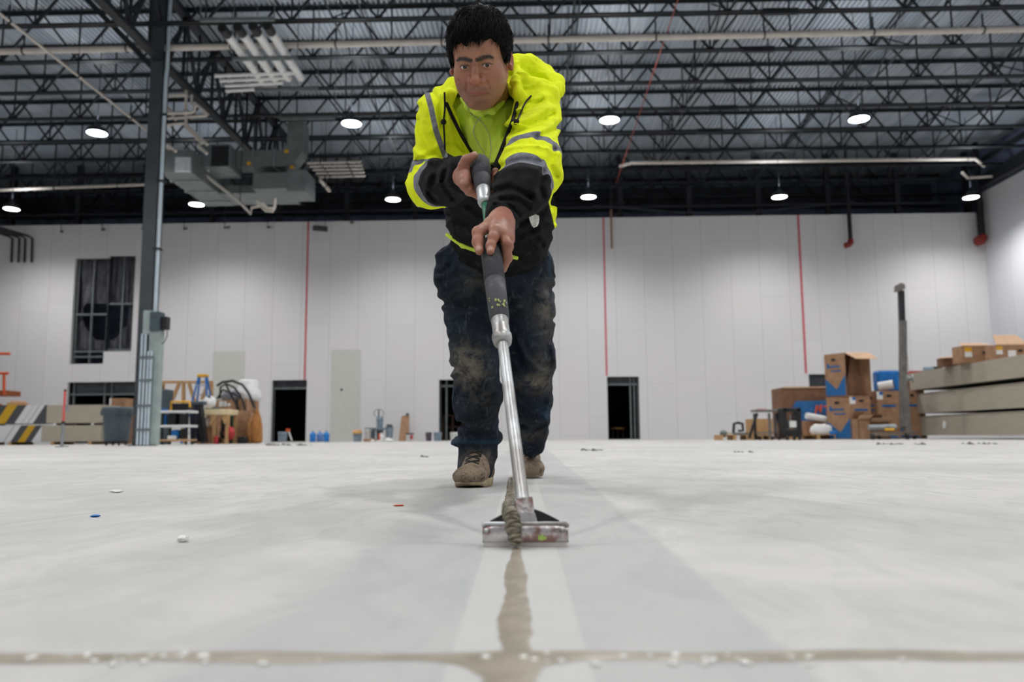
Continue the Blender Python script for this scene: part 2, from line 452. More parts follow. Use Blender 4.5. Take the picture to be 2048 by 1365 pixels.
q = MB()
for px in (289, 296, 303, 309): q.tube([(X(px, CY), CY-.36, .02), (X(px, CY), CY-.36, zz(706 if px > 300 else 672))], .03, bpy.data.materials['bright_conduit'], 8)
q.build('conduit_bundle', t, True)
q = MB()
for py in (720, 765, 815, 862): q.box((X(286, CY), CY-.41, zz(py)), (X(314, CY), CY-.39, zz(py)+.05), M['galv_dull'])
q.build('strut_rails', t, True)
q = MB(); q.tube([(X(332, CY), CY-.2, zz(662)), (X(333, CY), CY-.2, zz(675)), (X(327, CY), CY-.2, zz(688)), (X(322, CY), CY-.2, zz(690))], .012, M['black'], 6); q.build('cable', t, True)

# ------------------------------------------------------------------ high bay lamps
LENS = emit('lamp_lens', (.93, .97, 1, 1), LAMP_STRENGTH)
LZ = 9.18
lamp = thing('high_bay_lamp', 'x', 'lamp', (0, 0, LZ), 0, 'high bay lamps under the roof')
q = MB(); q.lathe((0, 0, 0), [(.29, 0), (.31, .03), (.27, .12), (.16, .18), (.09, .2), (.07, .34), (0.0, .36)], M['steel_dark'], 24); q.build('housing', lamp)
q = MB(); q.lathe((0, 0, -.012), [(0, 0), (.28, 0)], LENS, 16, smooth=False); q.build('lens', lamp)
q = MB(); q.tube([(0, 0, .34), (0, 0, 3.24)], .012, M['steel_dark'], 6); q.build('cable', lamp)
ld = bpy.data.lights.new('lamp_light', 'SPOT'); ld.energy = LAMP_POWER; ld.spot_size = radians(152); ld.spot_blend = .85; ld.shadow_soft_size = .26; ld.color = (1, .985, .97)
lo = bpy.data.objects.new('lamp_light', ld); COL.objects.link(lo); lo.parent = lamp; lo.location = (0, 0, -.03)
ld = bpy.data.lights.new('lamp_uplight', 'SPOT'); ld.energy = LAMP_POWER*.11; ld.spot_size = radians(165); ld.spot_blend = 1.0; ld.shadow_soft_size = .2; ld.color = (.97, .98, 1)
lo = bpy.data.objects.new('lamp_uplight', ld); COL.objects.link(lo); lo.parent = lamp; lo.location = (0, 0, .4); lo.rotation_euler = (pi, 0, 0)
first = True
cn = {-3: 'far left', -2: 'left', -1: 'just left of the worker', 0: 'just right of the worker', 1: 'right', 2: 'far right'}
for r, Y in enumerate((29.5, 22.0, 14.5, 7.0, -.5, -8.0)):
    for k in range(-5, 3):
        xk = 2.3+7.42*k
        
        if k < -3: continue
        if r == 0 and k == -3: xk += 0
        o = lamp if first else copy_tree(lamp); first = False
        o.location = (xk, Y, LZ)
        px_ = {0: [(23, 418), (393, 409), (786, 399), (1177, 394), (1559, 394), (1942, 395)], 1: [0, (194, 266), (703, 247), (1219, 240), (1718, 238), 0]}.get(r)
        if px_ and px_[k+3]:
            p_ = atZ(*px_[k+3], LZ); o.location = (p_.x, p_.y, LZ)
        if r == 0:
            nm = {-3: 'glowing at the left edge of the photo, above the pipe stubs', -2: 'right of the steel column, under the ducts', -1: 'with a red tag, left of the yellow sleeve', 0: 'right of the yellow sleeve', 1: 'above the long blank stretch of wall', 2: 'in the right corner by the red elbow pipe'}[k]
            o['label'] = 'far-row high bay lamp, '+nm
        elif r == 1:
            nm = {-3: 'beyond the left edge', -2: 'left of the steel column', -1: 'left of the worker', 0: 'right of the worker', 1: 'over the right half', 2: 'beyond the right edge'}[k]
            o['label'] = 'high bay lamp of the nearer visible row, '+nm
        else: o['label'] = 'lit round high bay lamp overhead, outside the picture'

# ------------------------------------------------------------------ pipes under the roof
def run_pipe(name, pts, r, m, label, cat='pipe', hang=0, group=None, hm=None, zt=12.42):
    t = thing(name, label, cat, pts[0], 0, group)
    MB().tube(pts, r, m, 12).build('pipe_run', t, True)
    if hang:
        a, b_ = Vector(pts[0]), Vector(pts[1])
        for k in range(hang):
            p = a.lerp(b_, (k+.5)/hang)
            d = (b_-a).normalized()
            q = MB(); ring = [p + (Vector((0, 0, 1))*cos(th)+d.cross(Vector((0, 0, 1)))*sin(th))*(r+.015) for th in np.linspace(0, 2*pi, 11)]
            q.tube(ring, .02, hm or SD, 5, cap=False); q.tube([p+Vector((0, 0, r)), p+Vector((0, 0, r+.35))], .025, hm or SD, 5)
            q.tube([p+Vector((0, 0, r+.3)), (p.x, p.y, zt)], .008, hm or SD, 5); q.build('hanger', t, True)
    return t
pa = atZ(-260, 109, 10.6); pb = atZ(1024, 68, 10.6); pc = atZ(2300, 53, 10.6)
run_pipe('sprinkler_main', [pa, pc], .085, M['pvc'], 'long cream sprinkler main crossing the whole roof in front of the joists', hang=12)
run_pipe('sprinkler_branch', [atZ(-200, 388, 10.2), atZ(300, 369, 10.2)], .06, M['pvc'], 'cream pipe crossing low at the left, ending behind the column', hang=4)
run_pipe('sprinkler_branch', [atZ(1240, 333, 10.9), atZ(1262, 326, 10.9), atZ(1950, 318, 10.9), atZ(1968, 332, 10.9)], .07, M['pvc'], 'cream pipe near the far wall at the right, bent at both ends')
run_pipe('sprinkler_branch', [atZ(1925, 346, 10.6), atZ(1935, 356, 10.6), atZ(2000, 352, 10.6), atZ(2048, 330, 10.6)], .06, M['pvc'], 'short cream pipe in the right corner under the edge beam')
xa = atZ(120, 124, 9.9).x
def along(px, py, Z, y1, y0=6): 
    p = atZ(px, py, Z); return [(p.x, y0, Z), (p.x, y1, Z)]
run_pipe('conduit_run', along(150, 147, 9.7, 29.5, 10), .035, M['pvc'], 'thin cream conduit slanting from the top left past the column', 'conduit', hang=7)
run_pipe('red_conduit', along(1300, 165, 10.7, 32.5, 12), .017, mat('dull_red_conduit', c8(150, 70, 58), .6), 'thin red conduit running away under the joists right of the worker', 'conduit')
for k, (px, py) in enumerate(((455, 70), (485, 68), (515, 66), (543, 65))):
    p = atZ(px, py, 10.0); w_ = ['leftmost', 'second from the left', 'third from the left', 'rightmost'][k]
    t = run_pipe('insulated_pipe', [(p.x, p.y, 10.0), (p.x, p.y+2.5, 10.0)], .105, M['white'], 'white insulated pipe of the bank of four right of the column, '+w_, group='bank of white pipes by the column')
    MB().tube([(p.x, p.y-.35, 10.0), (p.x, p.y-.002, 10.0)], .115, M['black'], 12).build('bare_end', t, True)
for k, (px, y0) in enumerate(((430, 152), (440, 162), (450, 172), (452, 182))):
    a = atZ(px, y0, 9.9); b_ = atZ(590 - 12*k, y0-6, 9.9)
    run_pipe('insulated_pipe', [a, b_], .05, M['white'], 'slim white cross pipe under the bank of four, '+['topmost', 'second from the top', 'third from the top', 'lowest'][k], group='slim white cross pipes')
for k in range(5):
    a = atZ(614+6*k, 326+7*k, 10.2); b_ = atZ(722+2*k, 324+7*k, 10.2)
    run_pipe('branch_pipe', [a, b_], .045, M['pvc'], 'thin pale pipe of the far rack right of the ducts, '+['topmost', 'second', 'middle', 'fourth', 'lowest'][k]+' of five', group='far rack of pale pipes', hang=2)
run_pipe('branch_pipe', [atZ(640, 360, 9.9), atZ(659, 382, 9.7)], .07, M['pvc'], 'short pale pipe slanting down right of the open duct end', hang=1)
# trapeze hangers under the insulated pipes
for k, (x0, x1, y_) in enumerate(((400, 548, 40), (465, 595, 118), (510, 635, 180), (560, 670, 238))):
    a = atZ(x0, y_, 9.85); b_ = atZ(x1, y_-2, 9.85)
    q = MB(); q.bar(a, b_, .08, M['galv_dull'])
    for p in (a, b_): q.tube([p, (p.x, p.y, 12.42)], .012, M['galv_dull'], 5)
    tag(q.build('trapeze_hanger', origin=a), 'grey strut hanger carrying the white pipes, '+['at the top edge', 'under the bank of four', 'below the slim cross pipes', 'beside the upper duct'][k], 'hanger')
# white pipe cluster right of the column
def PZ(px, py, Y): return atY(px, py, Y)
t = thing('pipe_manifold', 'cluster of white pipes with elbows just right of the column', 'pipes', PZ(340, 250, 21.5))
for k, pl in enumerate((
    [(335, 192), (372, 190)], [(372, 175), (372, 255), (380, 262), (405, 287)], [(383, 190), (383, 208), (394, 209), (416, 230), (412, 232), (335, 237)],
    [(335, 227), (384, 225), (389, 222), (389, 212)], [(335, 250), (370, 247), (376, 252), (415, 290)], [(335, 215), (352, 240)], [(335, 290), (352, 303)], [(395, 290), (414, 308)])):
    MB().tube([PZ(px, py, 21.5+.12*(k % 3)) for px, py in pl], .045, M['pvc'], 8).build('pipe', t, True)
t = thing('condensate_pipe', 'white drain piping slanting under the ducts to small elbows', 'pipes', PZ(500, 430, 24.5))
for k, pl in enumerate(([(330, 292), (398, 340), (480, 405), (502, 428), (503, 415), (526, 411)], [(352, 300), (408, 345), (410, 352)], [(362, 296), (418, 342)],
    [(514, 403), (532, 422), (545, 423), (549, 415), (550, 398)], [(524, 407), (535, 417), (547, 417)])):
    MB().tube([PZ(px, py, 24.4-.1*k) for px, py in pl], .05, M['pvc'], 8).build('pipe', t, True)
q = MB(); a = PZ(480, 405, 24.3); q.tube([a, (a.x, a.y, 12.42)], .012, SD, 5); q.build('hanger_rod', t, True)
for k, (x0, y0, x1, y1) in enumerate(((68, 432, 122, 464), (158, 441, 204, 460), (245, 438, 285, 458), (333, 440, 368, 458), (425, 434, 449, 456), (510, 430, 535, 455), (600, 420, 650, 458), (686, 425, 702, 446))):
    a = PZ(x0, y0, WY-.1); b_ = PZ(x1, y1, WY-1.6); b_ = Vector((b_.x, b_.y, b_.z)); a = Vector((b_.x-(x1-x0)/1593*33*.8, WY-.05, b_.z+.45))
    q = MB(); q.bar(a, b_, .22 if k == 6 else .07, M['steel_dark']); q.bar(b_, (b_.x, b_.y, 11.9), .02, M['steel_dark'])
    tag(q.build('wall_brace', origin=a), 'slanting steel brace above the far wall, '+['leftmost, over the pipe stubs', 'second from the left', 'just left of the column', 'just right of the column', 'under the left lamp', 'under the drain elbows', 'the thick one under the big duct', 'thin one left of the worker'][k], 'brace', 'braces above the far wall')
t = thing('conduit_stubs', 'four dark pipes turning down against the far wall at the left edge', 'pipes', PZ(45, 500, WY-.3))
for k, px in enumerate((26, 40, 52, 66)):
    p = PZ(px, 478, WY-.15)
    MB().tube([(p.x-1.8, WY-2.2, p.z+.5), (p.x-.1, WY-.3, p.z+.08), (p.x, WY-.2, p.z), (p.x, WY-.15, PZ(px, 525, WY-.15).z)], .05, M['steel_dark'], 7).build('pipe', t, True)
def drop(px, y0, y1, r, m, label, elbow=True, em=None):
    a = PZ(px, y0, WY-.35); b_ = PZ(px+(3 if elbow else 0), y1, WY-.35); b_.x = a.x
    t = thing('drop_pipe', label, 'pipe', b_)
    MB().tube([a, b_], r, m, 10).build('pipe_run', t, True)
    MB().tube([a, (a.x, a.y, 12.39)], r*.8, SD, 8).build('riser', t, True)
    if elbow:
        q = MB().tube([b_, b_+Vector((0, -.02, -.12)), b_+Vector((-.1, -.05, -.22)), b_+Vector((-.26, -.08, -.26))], r*1.35, em, 10); q.build('elbow', t, True)
RE = mat('dark_red_elbow', c8(140, 44, 36), .6)
drop(1697, 412, 480, .09, M['black'], 'short black pipe with a red elbow dropping down the far wall', True, RE)
drop(1958, 400, 472, .15, M['black'], 'thick black pipe with a red elbow in the right corner', True, RE)
drop(1222, 420, 497, .045, mat('rusty_pipe', c8(150, 116, 92), .7), 'thin rusty pipe hanging down the far wall right of the worker', False)

# ducts
DU = mat('duct_sheet', c8(118, 126, 126), .45, .35, .08, 2)
t = thing('supply_duct', 'upper sheet metal duct curving away at its right end, yellow tape marks', 'duct', PZ(500, 330, 24.5))
q = MB(); Y0 = 24.5; a = PZ(462, 334, Y0); b_ = PZ(560, 334, Y0); zt_ = PZ(500, 301, Y0).z
w_ = .6; q.box((a.x, Y0, a.z), (b_.x, Y0+w_, zt_), DU)
r0 = .2; cz_ = zt_+r0; ho = zt_-a.z+r0; rings_ = []
for k in range(11):     # elbow turning up
    th = k/10*pi/2; rings_.append(((b_.x+ho*sin(th), cz_-ho*cos(th)), (b_.x+r0*sin(th), cz_-r0*cos(th))))
for (o1, i1), (o2, i2) in zip(rings_[:-1], rings_[1:]):
    Vq = [(*o1[:1], Y0, o1[1]), (*o2[:1], Y0, o2[1]), (*i2[:1], Y0, i2[1]), (*i1[:1], Y0, i1[1])]; Vq += [(x_, Y0+w_, z_) for x_, _, z_ in Vq]
    q.add(Vq, [(0, 1, 2, 3), (7, 6, 5, 4), (0, 4, 5, 1), (3, 2, 6, 7)], DU)
q.box((b_.x+r0, Y0, cz_), (b_.x+ho, Y0+w_, cz_+.75), DU)
q.build('duct_body', t, True)
for px in (505, 548): 
    x_ = X(px, Y0, 330); MB().box((x_-.02, Y0-.03, a.z-.03), (x_+.02, Y0+w_+.03, zt_+.03), M['galv']).build('flange', t, True)
for px, py in ((573, 306), (498, 330), (584, 338)):
    p = PZ(px, py, Y0); MB().box((p.x-.06, Y0-.02, p.z), (p.x+.06, Y0-.001, p.z+.1), M['yellow']).build('tape_mark', t, True)
t = thing('return_duct', 'large lower sheet metal duct with an open right end, under the curved one', 'duct', PZ(550, 380, 24.2))
Y1 = 24.3; a = PZ(505, 378, Y1); b_ = PZ(612, 378, Y1); zt_ = PZ(560, 344, Y1).z
q = MB(); q.box((a.x, Y1, a.z), (X(575, Y1, 360), Y1+1.0, zt_-.02), DU); q.build('duct_body', t, True)
q = MB(); q.box((X(575, Y1, 360), Y1-.05, a.z-.12), (b_.x, Y1+1.05, zt_+.05), DU); q.build('end_plenum', t, True)
t = thing('main_duct', 'wide flat duct running back toward the far wall behind the column', 'duct', PZ(400, 350, 24))
q = MB(); a = PZ(318, 345, 23.2); b_ = PZ(382, 345, 23.2); zt_ = PZ(350, 300, 23.2).z
q.box((a.x, 23.2, a.z), (b_.x, 26.8, zt_), DU); q.box((b_.x, 25.45, a.z+.02), (b_.x+2.3, 26.8, a.z+.3), DU)
q.build('duct_body', t, True)
p = PZ(349, 343, 23.1); p2 = PZ(381, 314, 23.1)
MB().box((p.x, 23.1, p.z), (p2.x, 23.19, p2.z), mat('bright_foil', c8(235, 240, 242), .25, .6, .05)).build('foil_end', t, True)
for k in range(3): MB().box((a.x-.03, 24+1.1*k, a.z-.03), (b_.x+.03, 24.05+1.1*k, a.z+.02), M['galv']).build('flange', t, True)
t = thing('fan_unit', 'square dark-faced fan unit hanging between the column and curved duct', 'fan unit', PZ(430, 320, 23.9))
a = PZ(398, 335, 23.9); b_ = PZ(460, 288, 23.9)
MB().box((a.x, 23.9, a.z), (b_.x, 25, b_.z), M['galv_dull'], bevel=.02).build('casing', t, True)
a = PZ(422, 333, 23.88); b_ = PZ(458, 292, 23.88)
MB().box((a.x, 23.87, a.z), (b_.x, 23.91, b_.z), M['black']).build('intake', t, True)
EMT = emit('tube_glow', (1, 1, 1, 1), 6)
a = PZ(402, 371, 27); b_ = PZ(415, 383, 26)
q = MB(); q.tube([a, b_], .05, EMT, 8); q.tube([a, (a.x, a.y, 10)], .01, SD, 5)
tag(q.build('work_light', origin=a), 'short glowing tube light hanging below the flat duct', 'lamp')

# ------------------------------------------------------------------ framing in the openings
ST = M['galv_dull']
def framing(name, h, studs, rails, depth=.12, plastic=False, extra=None):
    x0, z0, x1, z1 = h
    q = MB()
    for s_ in studs: xx_ = x0+(x1-x0)*s_; q.box((xx_-.03, WY+.2, z0), (xx_+.03, WY+.3, z1), ST)
    for r_ in rails: zz_ = z0+(z1-z0)*r_; q.box((x0, WY+.18, zz_-.04), (x1, WY+.26, zz_+.04), ST)
    q.box((x0-.02, WY+.16, z0), (x0+.04, WY+.32, z1), M['steel_dark']); q.box((x1-.04, WY+.16, z0), (x1+.02, WY+.32, z1), M['steel_dark'])
    return struct(q.build(name))
framing('window_1', HOLES['win_a'], [.04, .5, .97], [.07, .12, .47])
framing('window_2', HOLES['win_b'], [.5, .96], [.5, .02])
framing('window_3', HOLES['low'], [.06, .5, .6, .97], [.8])
framing('door_1', HOLES['d1'], [.02, .98], [.87])
framing('door_2', HOLES['d2'], [.02, .2], [.9])
framing('door_3', HOLES['d3'], [.74, .86, .97], [.88])
framing('door_4', HOLES['d4'], [.03, .4, .55, .97], [.72])
# header panels in the openings
hp = mat('grey_membrane', c8(84, 88, 94), .7, 0, .1, 3)
q = MB()
for k, fr in (('d1', .87), ('d3', .88), ('d4', .72), ('low', .8)):
    x0, z0, x1, z1 = HOLES[k]; q.box((x0, WY+.34, z0+(z1-z0)*fr), (x1, WY+.38, z1), hp)
struct(q.build('trim_header'))
# torn plastic sheet behind the window studs
PL = mat('cloudy_plastic_sheet', c8(84, 84, 92), .4, 0, .3, 3, bump=.05, bscale=4, stretch=(3, 3, .7))
x0, z0, x1, z1 = HOLES['win_a'][0], HOLES['win_a'][1], HOLES['win_b'][2], HOLES['win_b'][3]
V = []; Fc = []; nX, nZ = 40, 40
hx = (x0+x1)/2-.1; hz = z0+(z1-z0)*.48
idx = {}
for i in range(nX+1):
    for j in range(nZ+1):
        u = i/nX; v = j/nZ; px_ = x0+(x1-x0)*u; pz_ = z0+(z1-z0)*(.14+.86*v)
        idx[i, j] = len(V); V.append((px_, WY+.42+.05*sin(u*31+3*v)+.03*sin(u*17-9*v), pz_))
for i in range(nX):
    for j in range(nZ):
        px_, _, pz_ = V[idx[i, j]]; dx_, dz_ = (px_-hx)/1.0, (pz_-hz)
        inside = (dx_**2 + (dz_/1.3)**2 < 1 and dz_ < .25) or (abs(dx_) < .95 and 0 < dz_ < .4)
        if not inside: Fc.append((idx[i, j], idx[i+1, j], idx[i+1, j+1], idx[i, j+1]))
tag(mesh_obj('plastic_sheet', V, Fc, PL, smooth=True), 'torn cloudy plastic sheet hanging behind the upper window studs', 'plastic sheet')

# red sealant lines and odd boards on the wall
for k, (px0, y0, y1, w_) in enumerate(((613, 441, 760, 5), (1210, 430, 752, 5), (1604, 429, 747, 6))):
    a = PZ(px0, y0, WY-.01); b_ = PZ(px0, y1, WY-.01); hw = w_/1593*33/2*.66
    xm = (a.x+b_.x)/2
    tag(MB().box((xm-hw, WY-.02, b_.z), (xm+hw, WY-.001, min(a.z, ZTOP)), mat('pink_red_sealant', c8(206, 92, 104), .6)).build('sealant_strip', origin=(xm, WY-.01, b_.z)),
        'thin red vertical strip on the far wall, '+['above the left doorway', 'above the doorway right of the worker', 'above the boxes at the right'][k], 'strip', 'red strips on the far wall')
bt = mat('greenish_board', c8(204, 204, 198), .8, 0, .02)
for k, r_ in enumerate(((427, 703, 485, 888), (663, 700, 719, 884))):
    h = rectpx(*r_)
    o = MB().box((h[0], WY-.02, .0), (h[2], WY-.001, h[3]), bt).build('wall_panel', origin=(h[0], WY, 0))
    tag(o, ['slightly darker square wall board above the brown cartons', 'slightly darker flush panel with a small hole, right of the blue bottles'][k], 'panel')
    if k: p = PZ(683, 780, WY-.03); MB().lathe(Vector((p.x, WY-.025, p.z))-Vector((h[0], WY, 0)), [(0, 0), (.05, 0), (.05, .01)], M['black'], 10, axis=(0, -1, 0)).build('hole', o)
# ================================================================== THINGS ON THE FLOOR, FAR BEHIND
def bxpx(mb, x0, y0, x1, y1, Y, dep, m, bevel=0, rot=None, zmin=None):
    a = atY(x0, y1, Y); b_ = atY(x1, y0, Y)
    z0 = max(.005, a.z) if zmin is None else zmin
    return mb.box((a.x, Y, z0), (b_.x, Y+dep, b_.z), m, rot, bevel)
def carton(name, label, x0, y0, x1, y1, Y, dep, m=None, rz=0, group=None, cat='box', z0=0, flaps=False, marks=(), open_front=False):
    m = m or M['card']
    a = atY(x0, y1, Y); b_ = atY(x1, y0, Y); w = b_.x-a.x; h = b_.z-z0
    t = thing(name, label, cat, ((a.x+b_.x)/2, Y+dep/2, z0), rz, group)
    q = MB(); hw, hd, th = w/2, dep/2, .012
    if open_front or flaps:
        for s_ in (-1, 1): q.box((s_*hw, -hd, 0), (s_*(hw-th), hd, h), m)
        q.box((-hw, hd-th, 0), (hw, hd, h), m); q.box((-hw, -hd, 0), (hw, hd, th), m)
        if not open_front: q.box((-hw, -hd, 0), (hw, -hd+th, h), m)
        else: q.box((-hw, -hd, h-th), (hw, hd, h), m)
    else: q.box((-hw, -hd, 0), (hw, hd, h), m, bevel=.008)
    q.build('carton_body', t)
    if flaps:
        for s_ in (-1, 1):
            MB().box((-.5*dep, -hw*.9*0-.0, 0), (.5*dep, .0, 0), m) if False else None
        f = MB(); f.prism([(-hw, -hd, h), (hw, -hd, h), (hw*1.05, -hd-.22, h+.1), (-hw*1.05, -hd-.22, h+.1)], (0, 0, .008), M['card_l']); f.build('flap', t)
        f = MB(); f.prism([(-hw, hd, h), (hw, hd, h), (hw*.9, hd*.4, h+.22), (-hw*.9, hd*.4, h+.22)], (0, 0, .008), m); f.build('flap', t)
    for (u0, v0, u1, v1, mm, nm) in marks:      # flat prints and labels on the front, fractions of the face
        MB().box((-hw+w*u0, -hd-.006, h*v0), (-hw+w*u1, -hd-.001, h*v1), mm).build(nm, t)
    return t
def drum(name, label, px0, px1, py0, Y, m, cat='bucket', taper=.86, lid=None, group=None, z0=0, handle=False):
    a = atY(px0, 870, Y); b_ = atY(px1, 870, Y); r = (b_.x-a.x)/2; h = Zh((px0+px1)/2, py0, Y)-z0
    t = thing(name, label, cat, ((a.x+b_.x)/2, Y+r, z0), 0, group)
    MB().lathe((0, 0, 0), [(0, .01), (r*taper*.97, .0), (r*taper, .02), (r*.97, h*.82), (r*1.02, h*.83), (r*1.02, h*.87), (r*.98, h*.88), (r*.98, h*.98), (r*1.03, h), (r*.95, h), (r*.9, h*.6), (0, h*.55)], m, 22).build('shell', t)
    if lid: MB().lathe((0, 0, h), [(r*1.05, -.03), (r*1.06, .012), (r*.98, .02), (0, .02)], lid, 22).build('lid', t)
    if handle: MB().tube([(r*1.02*cos(th), -.01, h*.85+sin(th)*h*.3) for th in np.linspace(pi, 0, 9)], .006, M['galv'], 5).build('handle', t)
    return t

# ---- left: drywall bundles
def wrap_mat(name, stops):      # printed diagonal stripes, distances in metres along the bundle
    m, nt, b = new_mat(name); N = NT(nt); co = N.coord(); x, y, z = N.xyz(co)[:3]
    f = N.m('DIVIDE', N.m('SUBTRACT', N.m('SUBTRACT', x, N.m('MULTIPLY', N.m('SUBTRACT', z, .3), .62)), 1.5), 2.5)
    cr = N.n('ShaderNodeValToRGB'); cr.color_ramp.interpolation = 'CONSTANT'; nt.links.new(f, cr.inputs[0])
    W_, D_, Y_ = c8(205, 205, 208), c8(66, 68, 72), c8(190, 148, 26); els = cr.color_ramp.elements; cc = dict(W=W_, D=D_, Y=Y_)
    els[0].position = 0; els[0].color = cc[stops[0][1]]; els[1].position = (stops[1][0]-1.5)/2.5; els[1].color = cc[stops[1][1]]
    for p, k in stops[2:]: e = els.new((p-1.5)/2.5); e.color = cc[k]
    nt.links.new(cr.outputs[0], b.inputs['Base Color']); b.inputs['Roughness'].default_value = .6
    return m
M['wrap_lo'] = wrap_mat('grey_yellow_wrap', [(0, 'D'), (1.7, 'W'), (2.3, 'D'), (2.32, 'W'), (2.53, 'D'), (2.77, 'Y'), (3.02, 'D'), (3.23, 'W')])
M['wrap_up'] = wrap_mat('white_grey_wrap', [(0, 'W'), (1.7, 'D'), (2.04, 'Y'), (2.37, 'D'), (2.69, 'W'), (2.92, 'D'), (2.935, 'W'), (3.12, 'D'), (3.135, 'W'), (3.3, 'D')])
def bundle(px0, px1, y0, y1, Y, dep, label, wrap_px, slope=0, rz=0, z0=None, group=None, cat='drywall'):
    a = atY(px0, y1, Y); b_ = atY(px1, y0, Y); zb = a.z if z0 is None else z0
    t = thing('drywall_bundle', label, cat, (a.x, Y, zb), rz, group)
    w = b_.x-a.x; h = b_.z-zb
    MB().box((0, 0, 0), (w, dep, h), M['drywall_edge']).build('sheets', t)
    if wrap_px is not None:
        ww = atY(wrap_px, y0, Y).x-a.x
        MB().box((-.01, -.012, -.005), (ww, dep+.01, h+.01), M['wrap_up' if 'upper' in label else 'wrap_lo']).build('wrapper', t)
    return t
Ys = 26.0
bundle(-120, 203, 851, 887, Ys, 1.2, 'lower bundle of drywall at the left edge, end wrapped in grey and yellow stripes', 84, z0=.1, rz=0)
for px in (-40, 20, 105, 180):
    p = X(px, Ys); MB().box((p-.05, Ys, 0), (p+.05, Ys+1.2, .1), M['wood']) .build('dunnage_block', origin=(p, Ys, 0))
for o in [o for o in bpy.data.objects if o.name.startswith('dunnage_block')]:
    pass
z_u = Zh(100, 847, Ys)
bundle(-120, 205, 810, 845, Ys, 1.2, 'upper bundle of drywall at the left edge, white striped wrap', 94, z0=z_u)
i_ = 0
for o in [o for o in COL.objects if o.name.startswith('dunnage_block')]:
    tag(o, ['wooden spacer under the lower striped bundle, at the left edge', 'wooden spacer under the lower bundle below the yellow stripe', 'wooden spacer under the lower bundle left of the red post', 'wooden spacer under the lower bundle near the grey bin'][i_], 'spacer', 'spacers under the left drywall'); i_ += 1
zl = Zh(100, 851, Ys)
for k, px in enumerate((-40, 107, 183)):
    p = X(px, Ys); tag(MB().box((p-.05, Ys+.02, zl), (p+.05, Ys+1.18, z_u), M['paper']).build('dunnage_block', origin=(p, Ys, zl)), 'pale spacer between the two left drywall bundles, '+['beyond the edge', 'left of the red post', 'beside the grey bin'][k], 'spacer', 'pale spacers between the left bundles')
p = Vector((0, 0, atY(205, 810, Ys).z+.002)); tag(MB().box((X(5, Ys), Ys+.1, p.z), (X(26, Ys), Ys+.7, p.z+.1), M['wood']).box((X(8, Ys), Ys+.2, p.z+.1), (X(25, Ys), Ys+.6, p.z+.16), M['card_l']).build('lumber_scrap', origin=(X(5, Ys), Ys+.1, p.z)), 'short boards lying on the striped drywall bundle', 'board')

# marker post
Yp = 18.5; xp = X(125, Yp); hp_ = Zh(125, 780, Yp)
t = thing('marker_post', 'thin upright post, red above and pale below, in front of the drywall', 'post', (xp, Yp, 0))
q = MB(); q.tube([(0, 0, 0), (0, 0, hp_*.42)], .032, M['galv'], 8); q.build('lower_tube', t)
q = MB(); q.tube([(0, 0, hp_*.42), (0, 0, hp_*.97)], .026, mat('coral_paint', c8(226, 92, 84), .5), 8); q.build('upper_tube', t)
MB().lathe((0, 0, hp_*.97), [(0.03, 0), (.03, .04), (0, .05)], M['black'], 8).build('cap', t)
MB().lathe((0, 0, hp_*.4), [(0.04, 0), (.045, .03), (.04, .06)], M['black'], 8).build('collar', t)
q = MB(); q.box((-.1, -.1, 0), (.1, .1, .02), M['galv_dull']); q.build('foot_plate', t)
q = MB(); q.box((.03, -.01, hp_*.62), (.1, .01, hp_*.72), M['galv']); q.build('latch', t)

# orange lift at the left edge
t = thing('scissor_lift', 'orange lift guard rails just inside the left edge', 'lift', (X(-70, 27.8), 27.8, 0))
Yl = 28.2
q = MB()
for py, x1 in ((708, 20), (747, 17)): q.tube([atY(-90, py+0, Yl), atY(x1, py, Yl)], .05, M['orange'], 8)
q.tube([atY(8, 747, Yl), atY(8, 790, Yl)], .05, M['orange'], 8); q.tube([atY(-40, 708, Yl), atY(-40, 790, Yl)], .05, M['orange'], 8); q.build('guard_rail', t, True)
q = MB(); bxpx(q, -90, 781, 10, 792, Yl, .9, mat('dark_orange_deck', c8(150, 78, 30), .6)); q.build('platform', t, True)
q = MB()
for k in range(3):
    z0 = .5+.45*k; a0, a1 = X(-80, Yl), X(-10, Yl)
    q.bar((a0, Yl+.3, z0), (a1, Yl+.3, z0+.45), .07, M['orange']); q.bar((a1, Yl+.3, z0), (a0, Yl+.3, z0+.45), .07, M['orange'])
q.build('scissor_arms', t, True)
MB().box((X(-88, Yl), Yl, .15), (X(-5, Yl), Yl+.9, .52), M['grey_pl'], bevel=.03).build('chassis', t, True)

# grey bin
Yb = 21; w = (X(247, Yb)-X(190, Yb)); h = Zh(218, 814, Yb)
t = thing('waste_bin', 'dark grey wheeled waste bin between the drywall bundles and the column', 'bin', ((X(190, Yb)+X(247, Yb))/2, Yb+w/2, 0))
G = M['grey_pl']
MB().lathe((0, 0, .1), [(0, 0), (w*.37, 0), (w*.4, .03), (w*.46, (h-.1)*.75), (w*.46, (h-.1)*.78), (w*.5, (h-.1)*.8), (w*.52, h-.13), (w*.48, h-.1), (w*.42, (h-.1)*.7), (0, (h-.1)*.65)], G, 28).build('barrel', t)
for s_ in (-1, 1): MB().box((s_*w*.44, -.12, h*.78), (s_*w*.55, .12, h*.93), G, bevel=.02).build('grip', t)
MB().lathe((0, 0, .07), [(0, 0), (w*.4, 0), (w*.4, .03), (0, .03)], M['black'], 24).build('dolly', t)
for k in range(4):
    th = pi/4+k*pi/2; MB().lathe((cos(th)*w*.32-.02, sin(th)*w*.32, .036), [(.0, 0), (.036, 0), (.036, .03), (0, .03)], M['black'], 12, axis=(1, 0, 0)).build('caster', t)
